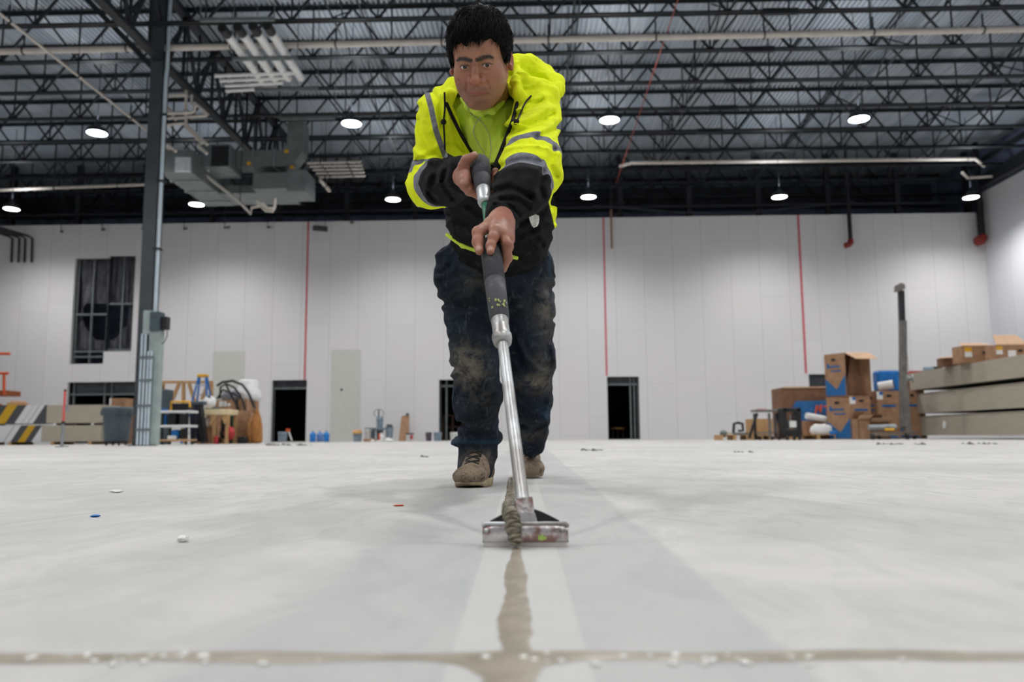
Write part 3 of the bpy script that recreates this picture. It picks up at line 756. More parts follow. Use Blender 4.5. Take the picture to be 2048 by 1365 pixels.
# cartons behind
carton('cardboard_box', 'small brown box showing above the grey bin', 218, 797, 250, 822, 27.6, .6, M['card'], z0=0, marks=[(.0, .55, .12, 1.0, M['paper'], 'label')])
carton('cardboard_box', 'tall dull brown carton between the grey bin and the column', 243, 818, 268, 888, 26.3, .6, M['card_d'], marks=[(.55, .42, .7, .5, M['paper'], 'label')])

# plastic utility cart right of the column
Yc = 23.0
def cpx(px, py, Y=Yc): return atY(px, py, Y)
t = thing('utility_cart', 'white-shelved utility cart just right of the column', 'cart', (X(350, Yc), Yc, 0))
x0, x1 = X(318, Yc), X(378, Yc)
for py in (823, 852): 
    z_ = Zh(350, py, Yc); MB().box((x0, Yc, z_-.05), (x1, Yc+.6, z_+.02), M['white'], bevel=.015).build('shelf', t, True)
z_ = Zh(350, 880, Yc); MB().box((x0, Yc, z_-.05), (x1, Yc+.6, z_+.01), M['wood'], bevel=.015).build('shelf', t, True)
for px in (323, 372):
    for dy in (.04, .56): MB().box((X(px, Yc)-.03, Yc+dy-.02, .08), (X(px, Yc)+.03, Yc+dy+.02, Zh(350, 823, Yc)-.05), M['black']).build('leg', t, True)
for px in (324, 371):
    for dy in (.05, .5): MB().lathe((X(px, Yc)-.02, Yc+dy, .05), [(0, 0), (.05, 0), (.05, .04), (0, .04)], M['black'], 12, axis=(1, 0, 0)).build('caster', t, True)
def small(name, label, cat, x0, y0, x1, y1, Y, dep, m, z0, bevel=.01, group=None):
    a = atY(x0, y1, Y); b_ = atY(x1, y0, Y); z1 = b_.z
    return tag(MB().box((a.x, Y, z0), (b_.x, Y+dep, z1), m, bevel=bevel).build(name, origin=((a.x+b_.x)/2, Y+dep/2, z0)), label, cat, group)
zt_ = Zh(350, 823, Yc)+.02
t = thing('tool_chest', 'yellow-framed black tool box on the white cart', 'tool box', (X(356, Yc), Yc+.1, zt_))
q = MB(); a = cpx(340, 823); b_ = cpx(374, 807); q.box((a.x, Yc+.08, zt_), (b_.x, Yc+.5, b_.z), M['black'], bevel=.02); q.build('case', t, True)
q = MB(); zz_ = Zh(350, 804, Yc); q.tube([(X(338, Yc), Yc+.06, zt_), (X(338, Yc), Yc+.06, zz_), (X(375, Yc), Yc+.06, zz_), (X(376, Yc), Yc+.06, zt_+.1)], .035, M['yellow'], 6); q.build('frame', t, True)
m1 = Zh(350, 852, Yc)+.02
small('storage_tote', 'black tote on the middle shelf of the white cart, left one', 'tote', 336, 827, 351, 850, Yc+.08, .4, M['black'], m1)
small('storage_tote', 'narrow black tote on the middle shelf of the white cart, right one', 'tote', 358, 828, 367, 850, Yc+.08, .4, M['black'], m1)
small('blue_pail', 'blue pail on the middle shelf beside the column', 'pail', 323, 830, 331, 849, Yc+.08, .2, M['blue'], m1, .04)
b1 = Zh(350, 880, Yc)+.01
small('blue_tub', 'blue and white tub low on the cart', 'tub', 340, 860, 356, 878, Yc+.1, .25, M['blue'], b1, .05)
small('white_bag', 'crumpled white bag low on the cart', 'bag', 334, 872, 352, 879, Yc+.03, .06, M['paper'], b1, .02)
small('black_case', 'black case low on the cart, right side', 'case', 358, 858, 370, 879, Yc+.1, .25, M['black'], b1, .03)
t_ = small('blue_bin_lid', 'blue lid lying on the cart top against the column', 'lid', 321, 818, 330, 823, Yc+.3, .2, M['blue'], zt_)
# dark speaker-like box
small('dark_box', 'dark grey box standing behind the cart, against the column', 'box', 318, 779, 336, 888, 24.4, .4, M['grey_pl'], 0, .02)

# timber frame with braces, behind
Yw = 27.6
t = thing('timber_frame', 'pale timber frame of posts and diagonals behind the cart', 'timber frame', (X(375, Yw), Yw, 0))
q = MB(); q.bar(atY(322, 765, Yw), atY(426, 765, Yw), .09, M['wood']); q.build('top_rail', t, True)
for pl in (((326, 768), (326, 888)), ((367, 768), (367, 888)), ((423, 766), (423, 888)), ((358, 768), (345, 800)), ((378, 768), (392, 812)), ((416, 768), (404, 800)), ((322, 768), (332, 790))):
    a, b_ = atY(*pl[0], Yw), atY(*pl[1], Yw); b_.z = max(b_.z, 0.0)
    q = MB(); q.bar(a, b_, .1, M['wood']); q.build('post' if pl[0][0] == pl[1][0] else 'brace', t, True)
# blue ladder
Yd = 26.6
t = thing('step_ladder', 'blue step ladder with a yellow cap behind the workbench', 'ladder', (X(392, Yd), Yd, 0))
top = Zh(391, 752, Yd)
for s_, y_ in ((-1, 0), (1, 0), (-1, .9), (1, .9)):
    q = MB(); xt = X(391, Yd)+s_*.12; xb = X(391, Yd)+s_*(.48)+.0
    q.prism([(xt-.03, Yd+.35+y_*.1, top), (xt+.03, Yd+.35+y_*.1, top), (xb+.03, Yd+y_, 0), (xb-.03, Yd+y_, 0)], (0, .03, 0), M['blue']); q.build('leg', t, True)
for k in range(1, 7):
    f = k/7; z_ = top*f; hw = .48-.36*f; MB().box((X(391, Yd)-hw, Yd+.35*f-.03, z_), (X(391, Yd)+hw, Yd+.35*f+.06, z_+.03), M['galv']).build('step', t, True)
MB().box((X(391, Yd)-.16, Yd+.3, top-.02), (X(391, Yd)+.16, Yd+.55, top+.08), M['yellow'], bevel=.02).build('cap', t, True)
# dark trousers/tarps hanging
t = thing('hanging_cloth', 'dark navy cloth draped over a stand beside the cart', 'cloth', (X(392, 24), 24, 0))
q = MB(); Yt = 23.9
for pl, mm in (([(378, 806), (396, 806), (394, 884), (381, 888)], mat('navy_cloth', c8(28, 36, 60), .9)), ([(388, 810), (400, 806), (410, 884), (400, 887)], M['black'])):
    q.prism([atY(*p_, Yt) for p_ in pl], (0, .25, 0), mm)
q.build('drape', t, True)
MB().box((X(376, Yt), Yt-.02, Zh(385, 810, Yt)), (X(404, Yt), Yt+.3, Zh(385, 803, Yt)), M['grey_pl'], bevel=.02).build('stand_top', t, True)
# workbench
Yk = 24.4
t = thing('work_bench', 'pale lumber workbench with a thick light top', 'workbench', (X(425, Yk), Yk, 0))
q = MB(); bxpx(q, 392, 819, 458, 831, Yk, .8, M['wood_l'], .02); q.build('bench_top', t, True)
bz = Zh(425, 831, Yk)
for px in (396, 427, 453):
    for dy in (.05, .7): MB().box((X(px, Yk)-.05, Yk+dy-.04, 0), (X(px, Yk)+.05, Yk+dy+.04, bz), M['wood']).build('leg', t, True)
q = MB(); q.bar(atY(420, 850, Yk), atY(432, 833, Yk), .08, M['wood']); q.bar(atY(452, 848, Yk), atY(446, 833, Yk), .08, M['wood']); q.build('knee_brace', t, True)
bt_ = Zh(425, 819, Yk)
t = thing('miter_saw', 'white and black saw standing on the workbench', 'saw', (X(410, Yk), Yk+.3, bt_))
q = MB(); q.lathe((X(411, Yk), Yk+.25, bt_+.22), [(0, 0), (.2, 0), (.2, .08), (0, .1)], M['white'], 18, axis=(0, -1, .2)); q.build('blade_guard', t, True)
MB().box((X(402, Yk), Yk+.2, bt_), (X(424, Yk), Yk+.6, bt_+.09), M['galv_dull'], bevel=.02).build('saw_base', t, True)
q = MB(); q.tube([(X(411, Yk), Yk+.3, bt_+.1), (X(418, Yk), Yk+.25, bt_+.3), (X(408, Yk), Yk+.2, bt_+.42)], .04, M['black'], 8); q.build('handle', t, True)
carton('cardboard_box', 'brown carton under the workbench', 399, 853, 426, 887, Yk+.25, .35, M['card'])
zc_ = Zh(410, 853, Yk+.25)
small('paper_roll', 'white and blue packet on the carton under the workbench', 'packet', 404, 836, 418, 852, Yk+.3, .2, M['paper'], zc_, .03)
t = thing('portable_compressor', 'dark compressor with a red side under the workbench', 'compressor', (X(446, Yk), Yk+.2, 0))
q = MB(); q.lathe((X(432, Yk), Yk+.35, .3), [(0, 0), (.12, .02), (.14, .06), (.14, .28), (.12, .33), (0, .35)], M['black'], 16, axis=(1, 0, 0)); q.build('tank', t, True)
MB().box((X(436, Yk), Yk+.22, .42), (X(450, Yk), Yk+.5, .78), M['black'], bevel=.04).build('motor', t, True)
q = MB(); q.lathe((X(458, Yk), Yk+.1, .32), [(0, 0), (.2, 0), (.22, .05), (0, .07)], M['red'], 18, axis=(-.5, -1, 0)); q.build('flywheel_cover', t, True)
for px in (430, 452): MB().lathe((X(px, Yk), Yk+.25, .1), [(0, 0), (.1, 0), (.1, .05), (0, .05)], M['black'], 14, axis=(1, 0, 0)).build('wheel', t, True)
small('red_toolbox', 'small red case on the floor under the workbench', 'case', 427, 873, 435, 884, Yk-.1, .1, M['red'], 0, .02)
small('green_box', 'dark green box behind the right end of the workbench', 'box', 458, 829, 468, 882, Yk+1.2, .4, mat('dark_green', c8(30, 74, 62), .6), 0, .02)

# big carton with hoses
Yg = 26.0
t = carton('large_carton', 'large brown carton topped with hoses, right of the workbench', 428, 800, 494, 884, Yg, 1.2, M['card'], marks=[(.12, .85, .35, .97, M['paper'], 'label'), (.38, .86, .48, .92, M['paper'], 'label')])
zg = Zh(460, 800, Yg)
small('brown_carton_side', 'second brown carton in front of the hose carton, low and plain', 'box', 470, 822, 500, 884, Yg-.7, .5, M['card'], 0, .01)
small('hose_base_case', 'flat black case under the carton corner', 'case', 474, 874, 492, 886, Yg-1.3, .4, M['black'], 0, .02)
t = thing('shop_vacuum', 'white plastic drum with a grey base on top of the large carton', 'vacuum', (X(477, Yg), Yg+.5, zg))
zz2 = Zh(480, 758, Yg)
MB().lathe((X(480, Yg), Yg+.6, zg), [(0, 0), (.42, 0), (.45, .1), (.42, (zz2-zg)*.5), (.32, (zz2-zg)*.62), (.34, (zz2-zg)*.9), (.26, zz2-zg), (0, zz2-zg)], M['white'], 24).build('drum', t, True)
MB().lathe((X(455, Yg), Yg+.4, zg), [(0, 0), (.35, 0), (.4, .12), (.3, .3), (0, .34)], mat('translucent_grey', c8(150, 150, 165), .4), 20).build('motor_head', t, True)
HB = M['black']
t = thing('hose_coil', 'dark flexible hoses looping over the large carton and down its side', 'hose', (X(475, Yg), Yg-.1, zg))
for k, pl in enumerate(([(434, 772), (445, 765), (465, 762), (485, 770), (496, 785), (505, 805), (512, 825), (517, 833), (516, 838)],
    [(440, 798), (441, 775), (452, 768), (468, 775), (480, 790), (488, 810), (492, 830), (498, 842), (500, 848)],
    [(474, 800), (474, 825), (478, 842), (488, 850), (498, 852)], [(452, 770), (462, 790), (474, 812), (482, 835), (494, 845)], [(434, 798), (446, 780), (470, 790), (484, 798), (490, 818)])):
    pts = [atY(px, py, Yg-.06-.06*k if px < 496 else Yg-.8) for px, py in pl]
    MB().tube(pts, .035 if k else .045, HB, 7).build('hose_length', t, True)
t = thing('canvas_sack', 'tall tan canvas sack leaning beside the hose carton', 'sack', (X(508, 25), 25, 0))
q = MB(); zz3 = Zh(505, 817, 25)
prof = [(0, 0), (.17, .02), (.21, .1), (.2, zz3*.45), (.14, zz3*.75), (.06, zz3*.93), (.03, zz3)]
q.lathe((X(508, 25), 25.2, 0), prof, mat('tan_canvas', c8(170, 116, 62), .9, bump=.02, bscale=6), 16, sx=.95); q.build('sack_body', t, True)
q = MB(); q.tube([(X(506, 25), 25.1, zz3), (X(504, 25), 25.05, zz3*.9)], .05, M['card_d'], 8); q.build('tie', t, True)
MB().lathe((X(498, 25), 25.0, 0), [(0, 0), (.08, .0), (.1, .3), (.03, zz3*.75)], mat('tan_canvas_dark', c8(146, 98, 52), .9), 12).build('fold', t, True)

# in the left doorway
drum('paint_bucket', 'light bucket standing in the left doorway', 553, 572, 864, 32.6, M['bucket'], handle=False)
t = thing('push_broom', 'broom with a pale handle leaning in the left doorway', 'broom', (X(583, 32.8), 32.8, 0))
q = MB(); q.tube([atY(584, 883, 32.7), atY(577, 862, 32.9)], .03, M['white'], 6); q.build('handle', t, True)
q = MB(); a = atY(576, 862, 32.9); q.box((a.x-.08, 32.85, a.z-.04), (a.x+.06, 33.0, a.z+.08), M['orange']); q.build('brush', t, True)
# blue water jugs
for k, (px, lab) in enumerate(((618, 'leftmost'), (632, 'middle, paler and emptier'), (645, 'rightmost'))):
    Yj = 31.6 + (.25 if k == 1 else 0); w = X(px+12.5, Yj)-X(px, Yj); h = Zh(px, 862, Yj); r = w/2
    mm = mat('blue_jug_%d' % k, c8(40, 130, 214) if k != 1 else c8(112, 150, 208), .2, 0, .1, 8)
    t = thing('water_jug', 'blue water bottle by the far wall, '+lab+' of three', 'water jug', (X(px+6, Yj), Yj+r, 0), 0, 'blue water bottles')
    MB().lathe((0, 0, 0), [(0, 0), (r*.9, 0), (r, .02), (r*.96, h*.2), (r, h*.25), (r*.96, h*.45), (r, h*.5), (r, h*.68), (r*.7, h*.8), (r*.25, h*.9), (r*.22, h*.95)], mm, 20).build('bottle', t)
    MB().lathe((0, 0, h*.94), [(r*.26, 0), (r*.26, h*.06), (0, h*.06)], M['blue_d'], 12).build('cap', t)
# yellow lidded bucket and the bucket pile
drum('lidded_bucket', 'blue-grey bucket with a yellow lid and tape roll on top', 704, 722, 866, 31.6, M['bucket'], lid=M['yellow'])
Yq = 31.6
small('tape_roll', 'flat pink and yellow packet on the yellow-lidded bucket', 'packet', 706, 860, 721, 863, Yq+.1, .2, mat('peach', c8(236, 190, 160), .6), Zh(713, 866, Yq)+.022, .01)
small('wood_crate', 'low brown box at the foot of the bucket pile', 'box', 727, 878, 752, 884, 31.3, .35, M['card'], 0)
drum('white_bucket', 'white bucket left in the bucket pile', 728, 741, 857, 31.9, M['white'], lid=M['bucket'])
drum('grey_bucket', 'blue-grey bucket second in the pile, with a dark lid', 738, 750, 857, 32.3, M['bucket'], lid=M['grey_pl'])
drum('dark_bucket', 'dark bucket in the middle of the pile, holding up the tray', 751, 765, 861, 31.9, M['grey_pl'])
drum('tall_bucket', 'tall blue-grey bucket at the right of the pile, rags on top', 770, 785, 855, 31.9, M['bucket'], lid=M['galv_dull'])
small('rags', 'dark crumpled rags on the tall right bucket', 'rags', 772, 849, 784, 854, 31.95, .2, M['grey_pl'], Zh(777, 855, 31.9)+.02, .04)
t = thing('mixing_stand', 'wide shallow grey tray on the pile of buckets', 'tray', (X(758, 32), 32, Zh(757, 857, 32)))
q = MB(); zq = Zh(757, 861, 31.9)+.004; q.lathe((X(757, 32), 32.05, zq), [(0, 0), (.2, 0), (.3, .05), (.34, .09), (.3, .06), (0, .02)], M['bucket'], 24); q.build('tray', t, True)
t = drum('upper_bucket', 'blue-grey bucket standing on the tray on top of the pile', 751, 765, 834, 31.95, M['bucket'], z0=zq+.03)
zr = Zh(757, 834, 31.95)
t = thing('hose_ring', 'wire whisk ring sticking up from the top bucket', 'mixer', (X(757, 32), 32.1, zr))
q = MB(); q.tube([(X(756, 32)+.2*cos(th), 32.1, zr+.14+.16*sin(th)) for th in np.linspace(-.9, pi+.9, 18)], .014, M['galv_dull'], 6); q.build('ring', t, True)
q = MB(); q.tube([(X(756, 32), 32.1, zr-.0), (X(756, 32), 32.1, zr+.28)], .03, M['grey_pl'], 8); q.build('shaft', t, True)
t = thing('spray_bottle', 'orange and white bottle in front of the bucket pile', 'bottle', (X(762, 31.2), 31.3, 0))
hh = Zh(762, 866, 31.2)
MB().lathe((X(762, 31.2), 31.3, 0), [(0, 0), (.08, 0), (.09, .02), (.09, hh*.7), (.03, hh*.88), (.03, hh)], M['white'], 14).build('bottle_body', t, True)
MB().lathe((X(758.5, 31.2), 31.2, 0.04), [(0, 0), (.035, 0), (.035, hh*.75), (0, hh*.8)], M['orange'], 10).build('label', t, True)
for k, (px0, px1, y0, lab) in enumerate(((740, 750, 880, 'left one'), (751, 763, 881, 'middle one'), (768, 787, 877, 'largest, right one'))):
    a = X(px0, 31.0); b_ = X(px1, 31.0); r = (b_-a)/2
    q = MB(); h = Zh(px0, y0, 31.0); q.lathe(((a+b_)/2, 31.0, 0), [(0, 0), (r*.9, 0), (r, h*.3), (r*.8, h*.7), (r*.3, h*1.0), (0, h*.95)], M['paper'], 9, sy=.6)
    for v in q.V: v.z *= (1+.15*sin(v.x*40+v.y*23)); v.x += .02*sin(v.z*30)
    tag(q.build('white_bag', origin=((a+b_)/2, 31.0, 0)), 'crumpled white bag on the floor by the buckets, '+lab, 'bag', 'white bags by the bucket pile')
# plywood offcut and bucket
t = thing('plywood_sheet', 'narrow brown board leaning upright on the far wall', 'board', (X(808, 32.9), 32.9, 0))
a = atY(797, 884, 32.6); b_ = atY(819, 830, 33.2)
MB().prism([(a.x, 32.6, 0), (X(817, 32.6), 32.6, 0), (b_.x, 33.1, b_.z), (X(799, 32.6), 33.1, b_.z-.06)], (0, .03, 0), M['card']).build('panel', t, True)
MB().box((b_.x-.12, 33.0, b_.z-.02), (b_.x-.02, 33.15, b_.z+.06), M['grey_pl']).build('clamp', t, True)
drum('white_bucket', 'white bucket with a dark lid and red mark before the brown board', 810, 826, 868, 31.8, M['white'], lid=M['black'])
p = atY(823, 875, 31.75); tag(MB().box((p.x-.05, p.y, p.z-.08), (p.x+.05, p.y+.02, p.z+.08), M['red']).build('red_sticker', origin=p), 'red round sticker on the dark-lidded bucket', 'sticker')
drum('mesh_bucket', 'dark mottled bucket left of the middle doorway', 850, 863, 865, 32.2, mat('mottled', c8(112, 100, 112), .6, col2=c8(60, 58, 66)))
drum('grey_bucket', 'grey-blue bucket at the left jamb of the middle doorway', 866, 883, 865, 32.0, M['bucket'])
drum('pale_bucket', 'pale bucket in the middle doorway beside the boot', 899, 918, 865, 31.6, M['white'])
t = thing('wooden_rack', 'dark brown wooden rack inside the middle doorway', 'rack', (X(900, WY+1.2), WY+1.2, 0))
BW = mat('dark_brown_wood', c8(70, 50, 38), .8)
for px in (886, 905, 925): MB().box((X(px, WY+1.2)-.05, WY+1.2, 0), (X(px, WY+1.2)+.05, WY+1.3, 1.1), BW).build('upright', t, True)
for z_ in (.1, .55, 1.05): MB().box((X(884, WY+1.2), WY+1.18, z_), (X(928, WY+1.2), WY+1.3, z_+.06), BW).build('slat', t, True)
t = thing('dim_lamp_reflection', 'faint brown curved stool seat in the dark right doorway', 'stool', (X(1236, WY+1.5), WY+1.5, 0))  # round amber stool on three legs, inside the doorway
MB().lathe((X(1236, WY+1.5), WY+1.5, .44), [(0, 0), (.3, 0), (.32, .03), (.28, .06), (0, .07)], mat('amber_wood', c8(140, 96, 50), .6), 20).build('seat', t, True)
for s_ in (-1, 0, 1): MB().box((X(1236, WY+1.5)+s_*.22-.02, WY+1.48, 0), (X(1236, WY+1.5)+s_*.22+.02, WY+1.52, .44), BW).build('leg', t, True)

# ---- right side
def pallet(label, px0, px1, Y, dep, top_py=None, z0=0, h=.13):
    x0, x1 = X(px0, Y), X(px1, Y); t = thing('wooden_pallet', label, 'pallet', ((x0+x1)/2, Y, z0), 0, 'wooden pallets on the right')
    n = max(3, int((x1-x0)/.17)); hw = (x1-x0)/2
    q = MB()
    for k in range(n):
        u = -hw+(x1-x0)*(k+.1)/n; q.box((u, 0, h-.02), (u+(x1-x0)/n*.8, dep, h), M['wood'])
    q.build('deck_boards', t)
    for s_ in (-1, 0, 1):
        xx_ = s_*(hw-.06); MB().box((xx_-.05, 0, .0), (xx_+.05, dep, h-.02), M['wood']).build('stringer', t)
    return t
pallet('low pallet carrying the black saw, leftmost of the right-hand clutter', 1439, 1500, 25.2, .8, h=.16)
zp = .165
t = thing('cutoff_saw', 'black cut-off saw with a loop handle on the leftmost pallet', 'saw', (X(1478, 25.3), 25.3, zp))
Y5 = 25.4
MB().box((X(1466, Y5), Y5, zp), (X(1497, Y5), Y5+.35, Zh(1480, 866, Y5)), M['black'], bevel=.03).build('motor_body', t, True)
q = MB(); q.tube([atY(1467, 866, Y5+.1), atY(1468, 848, Y5+.1), atY(1476, 846, Y5+.1), atY(1485, 848, Y5+.1), atY(1486, 862, Y5+.1), atY(1477, 862, Y5+.1)], .045, M['black'], 8); q.build('loop_handle', t, True)
MB().lathe(atY(1447, 868, Y5)+Vector((0, 0, 0)), [(0, 0), (.12, 0), (.12, .03), (0, .04)], M['galv_dull'], 18, axis=(0, -1, .3)).build('blade', t, True)
q = MB(); q.bar((X(1441, Y5), Y5-.1, zp+.05), (X(1497, Y5), Y5-.1, zp+.02), .04, M['galv_dull']); q.build('rail', t, True)
small('wood_offcuts', 'pale wood blocks beside the black saw', 'wood', 1455, 868, 1466, 874, Y5-.2, .15, M['wood_l'], zp, .01)
pallet('middle pallet under the steel bench and crates', 1502, 1545, 25.4, .9, h=.14)
carton('wood_crate', 'pale wooden crate behind the steel bench', 1502, 838, 1545, 874, 25.6, .6, M['wood'], z0=.145)
for k in range(1):
    pass
t = thing('steel_bench', 'grey steel work stand with splayed legs and an orange-topped clamp', 'work stand', (X(1538, 24.2), 24.2, 0))
Y6 = 24.2; GP = mat('worn_grey_steel', c8(128, 126, 124), .5, .3, .15, 12)
za = Zh(1538, 820, Y6)
q = MB(); bxpx(q, 1512, 819, 1567, 824, Y6, .6, GP, .01); q.build('stand_top', t, True)
MB().box((X(1520, Y6), Y6+.05, za), (X(1536, Y6), Y6+.3, za+.03), M['orange']).build('orange_pad', t, True)
for (xa_, xb_, dy, mm) in ((1517, 1499, .05, M['black']), (1520, 1520, .5, M['black']), (1541, 1541, .05, GP), (1562, 1562, .5, GP), (1556, 1566, .05, M['black'])):
    q = MB(); q.bar((X(xa_, Y6), Y6+dy, za-.1), (X(xb_, Y6), Y6+dy, .06), .07, mm); q.build('leg', t, True)
MB().box((X(1520, Y6), Y6+.05, .2), (X(1566, Y6), Y6+.55, .24), GP).build('lower_shelf', t, True)
for px in (1522, 1546, 1560): MB().lathe((X(px, Y6)-.03, Y6+.08, .06), [(0, 0), (.06, 0), (.06, .05), (0, .05)], M['black'], 12, axis=(1, 0, 0)).build('caster', t, True)
t = thing('black_cart', 'black open-framed tool cart right of the steel stand', 'cart', (X(1585, 23.9), 23.9, 0))
Y7 = 23.7; zb_ = Zh(1585, 816, Y7)
for px in (1572, 1601): MB().box((X(px, Y7)-.06, Y7, .08), (X(px, Y7)+.06, Y7+.5, zb_), M['black'], bevel=.02).build('side_frame', t, True)
MB().box((X(1569, Y7), Y7, zb_-.12), (X(1604, Y7), Y7+.5, zb_), M['black'], bevel=.02).build('cart_top', t, True)
MB().box((X(1572, Y7), Y7+.02, .1), (X(1601, Y7), Y7+.5, .32), M['black'], bevel=.02).build('cart_base', t, True)
MB().box((X(1581, Y7), Y7+.05, .36), (X(1596, Y7), Y7+.3, .56), M['paper'], bevel=.02).build('white_pail', t, True)
q = MB(); q.tube([(X(1587, Y7), Y7+.2, .5), (X(1586, Y7), Y7+.2, zb_-.2)], .03, M['galv'], 8); q.build('spring_post', t, True)
for px in (1574, 1588, 1599): MB().lathe((X(px, Y7)-.03, Y7-.02, .07), [(0, 0), (.07, 0), (.07, .06), (0, .06)], M['black'], 12, axis=(1, 0, 0)).build('caster', t, True)

pallet('long pallet under the blue board and white bag', 1598, 1676, 25.0, 1.2, h=.15)
Y8 = 26.6
t = carton('gaylord_box', 'wide brown open-topped crate behind the blue board', 1567, 775, 1678, 876, Y8, 1.1, M['card_d'])
q = MB(); a = atY(1566, 776, Y8); b_ = atY(1680, 776, Y8)
q.box((a.x-t.location.x, -.58, a.z-.02), (b_.x-t.location.x, -.54, a.z+.03), M['card_l']); q.build('rim', t)
t = thing('blue_board', 'blue panel with orange painted letters leaning on the wide brown crate', 'board', (X(1640, 26.2), 26.2, .15))
MB().prism([atY(1585, 818, 26.4), atY(1592, 803, 26.4), atY(1675, 801, 26.4), (X(1675, 26.2), 26.2, .155), (X(1612, 26.2), 26.2, .155)], (0, .04, 0), M['blue_d']).build('panel', t, True)
def stroke(pl, nm):
    q = MB()
    for a, b_ in zip(pl[:-1], pl[1:]): q.tube([atY(*a, 26.17), atY(*b_, 26.17)], .032, mat('orange_marker', c8(226, 96, 52), .6) if 'orange_marker' not in bpy.data.materials else bpy.data.materials['orange_marker'], 6)
    q.build(nm, t, True)
stroke([(1631, 828), (1634, 811), (1641, 826), (1643, 810)], 'letter')
stroke([(1648, 814), (1662, 813)], 'letter'); stroke([(1655, 813), (1655, 830)], 'letter')
stroke([(1668, 812), (1668, 830)], 'letter'); stroke([(1674, 812), (1668, 822), (1675, 830)], 'letter')
# white tubes and bag
t = thing('cardboard_tube', 'fat white tube lying across the blue board', 'tube', atY(1612, 830, 25.2))
q = MB(); q.tube([atY(1613, 832, 25.3), atY(1668, 842, 25.5)], .1, M['paper'], 16); q.build('tube_body', t, True)
t = thing('cardboard_tube', 'second shorter white tube under the fat one', 'tube', atY(1650, 846, 25.4))
q = MB(); q.tube([atY(1648, 845, 25.5), atY(1672, 850, 25.6)], .075, M['paper'], 14); q.build('tube_body', t, True)
t = carton('cardboard_box', 'brown open box under the white tubes, on the long pallet', 1613, 842, 1650, 872, 25.5, .5, M['card'], z0=.155)
t = thing('white_sack', 'bulging white plastic sack on the long pallet', 'sack', (X(1648, 25), 25, .155))
q = MB(); xa_, xb_ = X(1623, 25), X(1672, 25); hh = Zh(1648, 849, 25)-.155
q.lathe(((xa_+xb_)/2, 25.15, .155), [(0, 0), ((xb_-xa_)*.45, .0), ((xb_-xa_)*.5, hh*.35), ((xb_-xa_)*.46, hh*.75), ((xb_-xa_)*.3, hh*.98), (0, hh)], M['paper'], 20, sy=.3)
for v in q.V: v.z += .02*sin(v.x*25)*(v.z > .2)
q.build('sack_body', t, True)
small('blue_bottle', 'blue bottle lying by the tall blue-printed box', 'bottle', 1661, 862, 1674, 868, 24.7, .12, M['blue'], .155, .05)

# wardrobe boxes
def printed(t, w, h, d):
    hw, hd = w/2, d/2; b2 = M['blue_d']
    MB().prism([(-hw, -hd-.003, .03), (hw, -hd-.003, .03), (hw, -hd-.003, h*.52), (hw*.02, -hd-.003, h*.2), (-hw, -hd-.003, h*.46)], (0, -.003, 0), b2).build('blue_print', t)
    q = MB()
    q.box((-hw*.75, -hd-.004, h*.66), (-hw*.58, -hd-.001, h*.78), b2); q.box((-hw*.6, -hd-.004, h*.68), (hw*.3, -hd-.001, h*.71), b2); q.box((-hw*.5, -hd-.004, h*.6), (hw*.2, -hd-.001, h*.63), b2); q.build('printed_mark', t)
    q = MB(); q.box((-hw*.2, -hd-.004, h*.86), (hw*.12, -hd-.001, h*.91), M['black']); q.build('hand_hole', t)
Y9 = 24.6
def wbox(label, x0, y0, x1, y1, Y, dep, z0, rz=0, marks=(), front=True):
    t = carton('moving_box', label, x0, y0, x1, y1, Y, dep, M['card'], z0=z0, marks=marks, cat='box', group='tall blue-printed boxes')
    return t
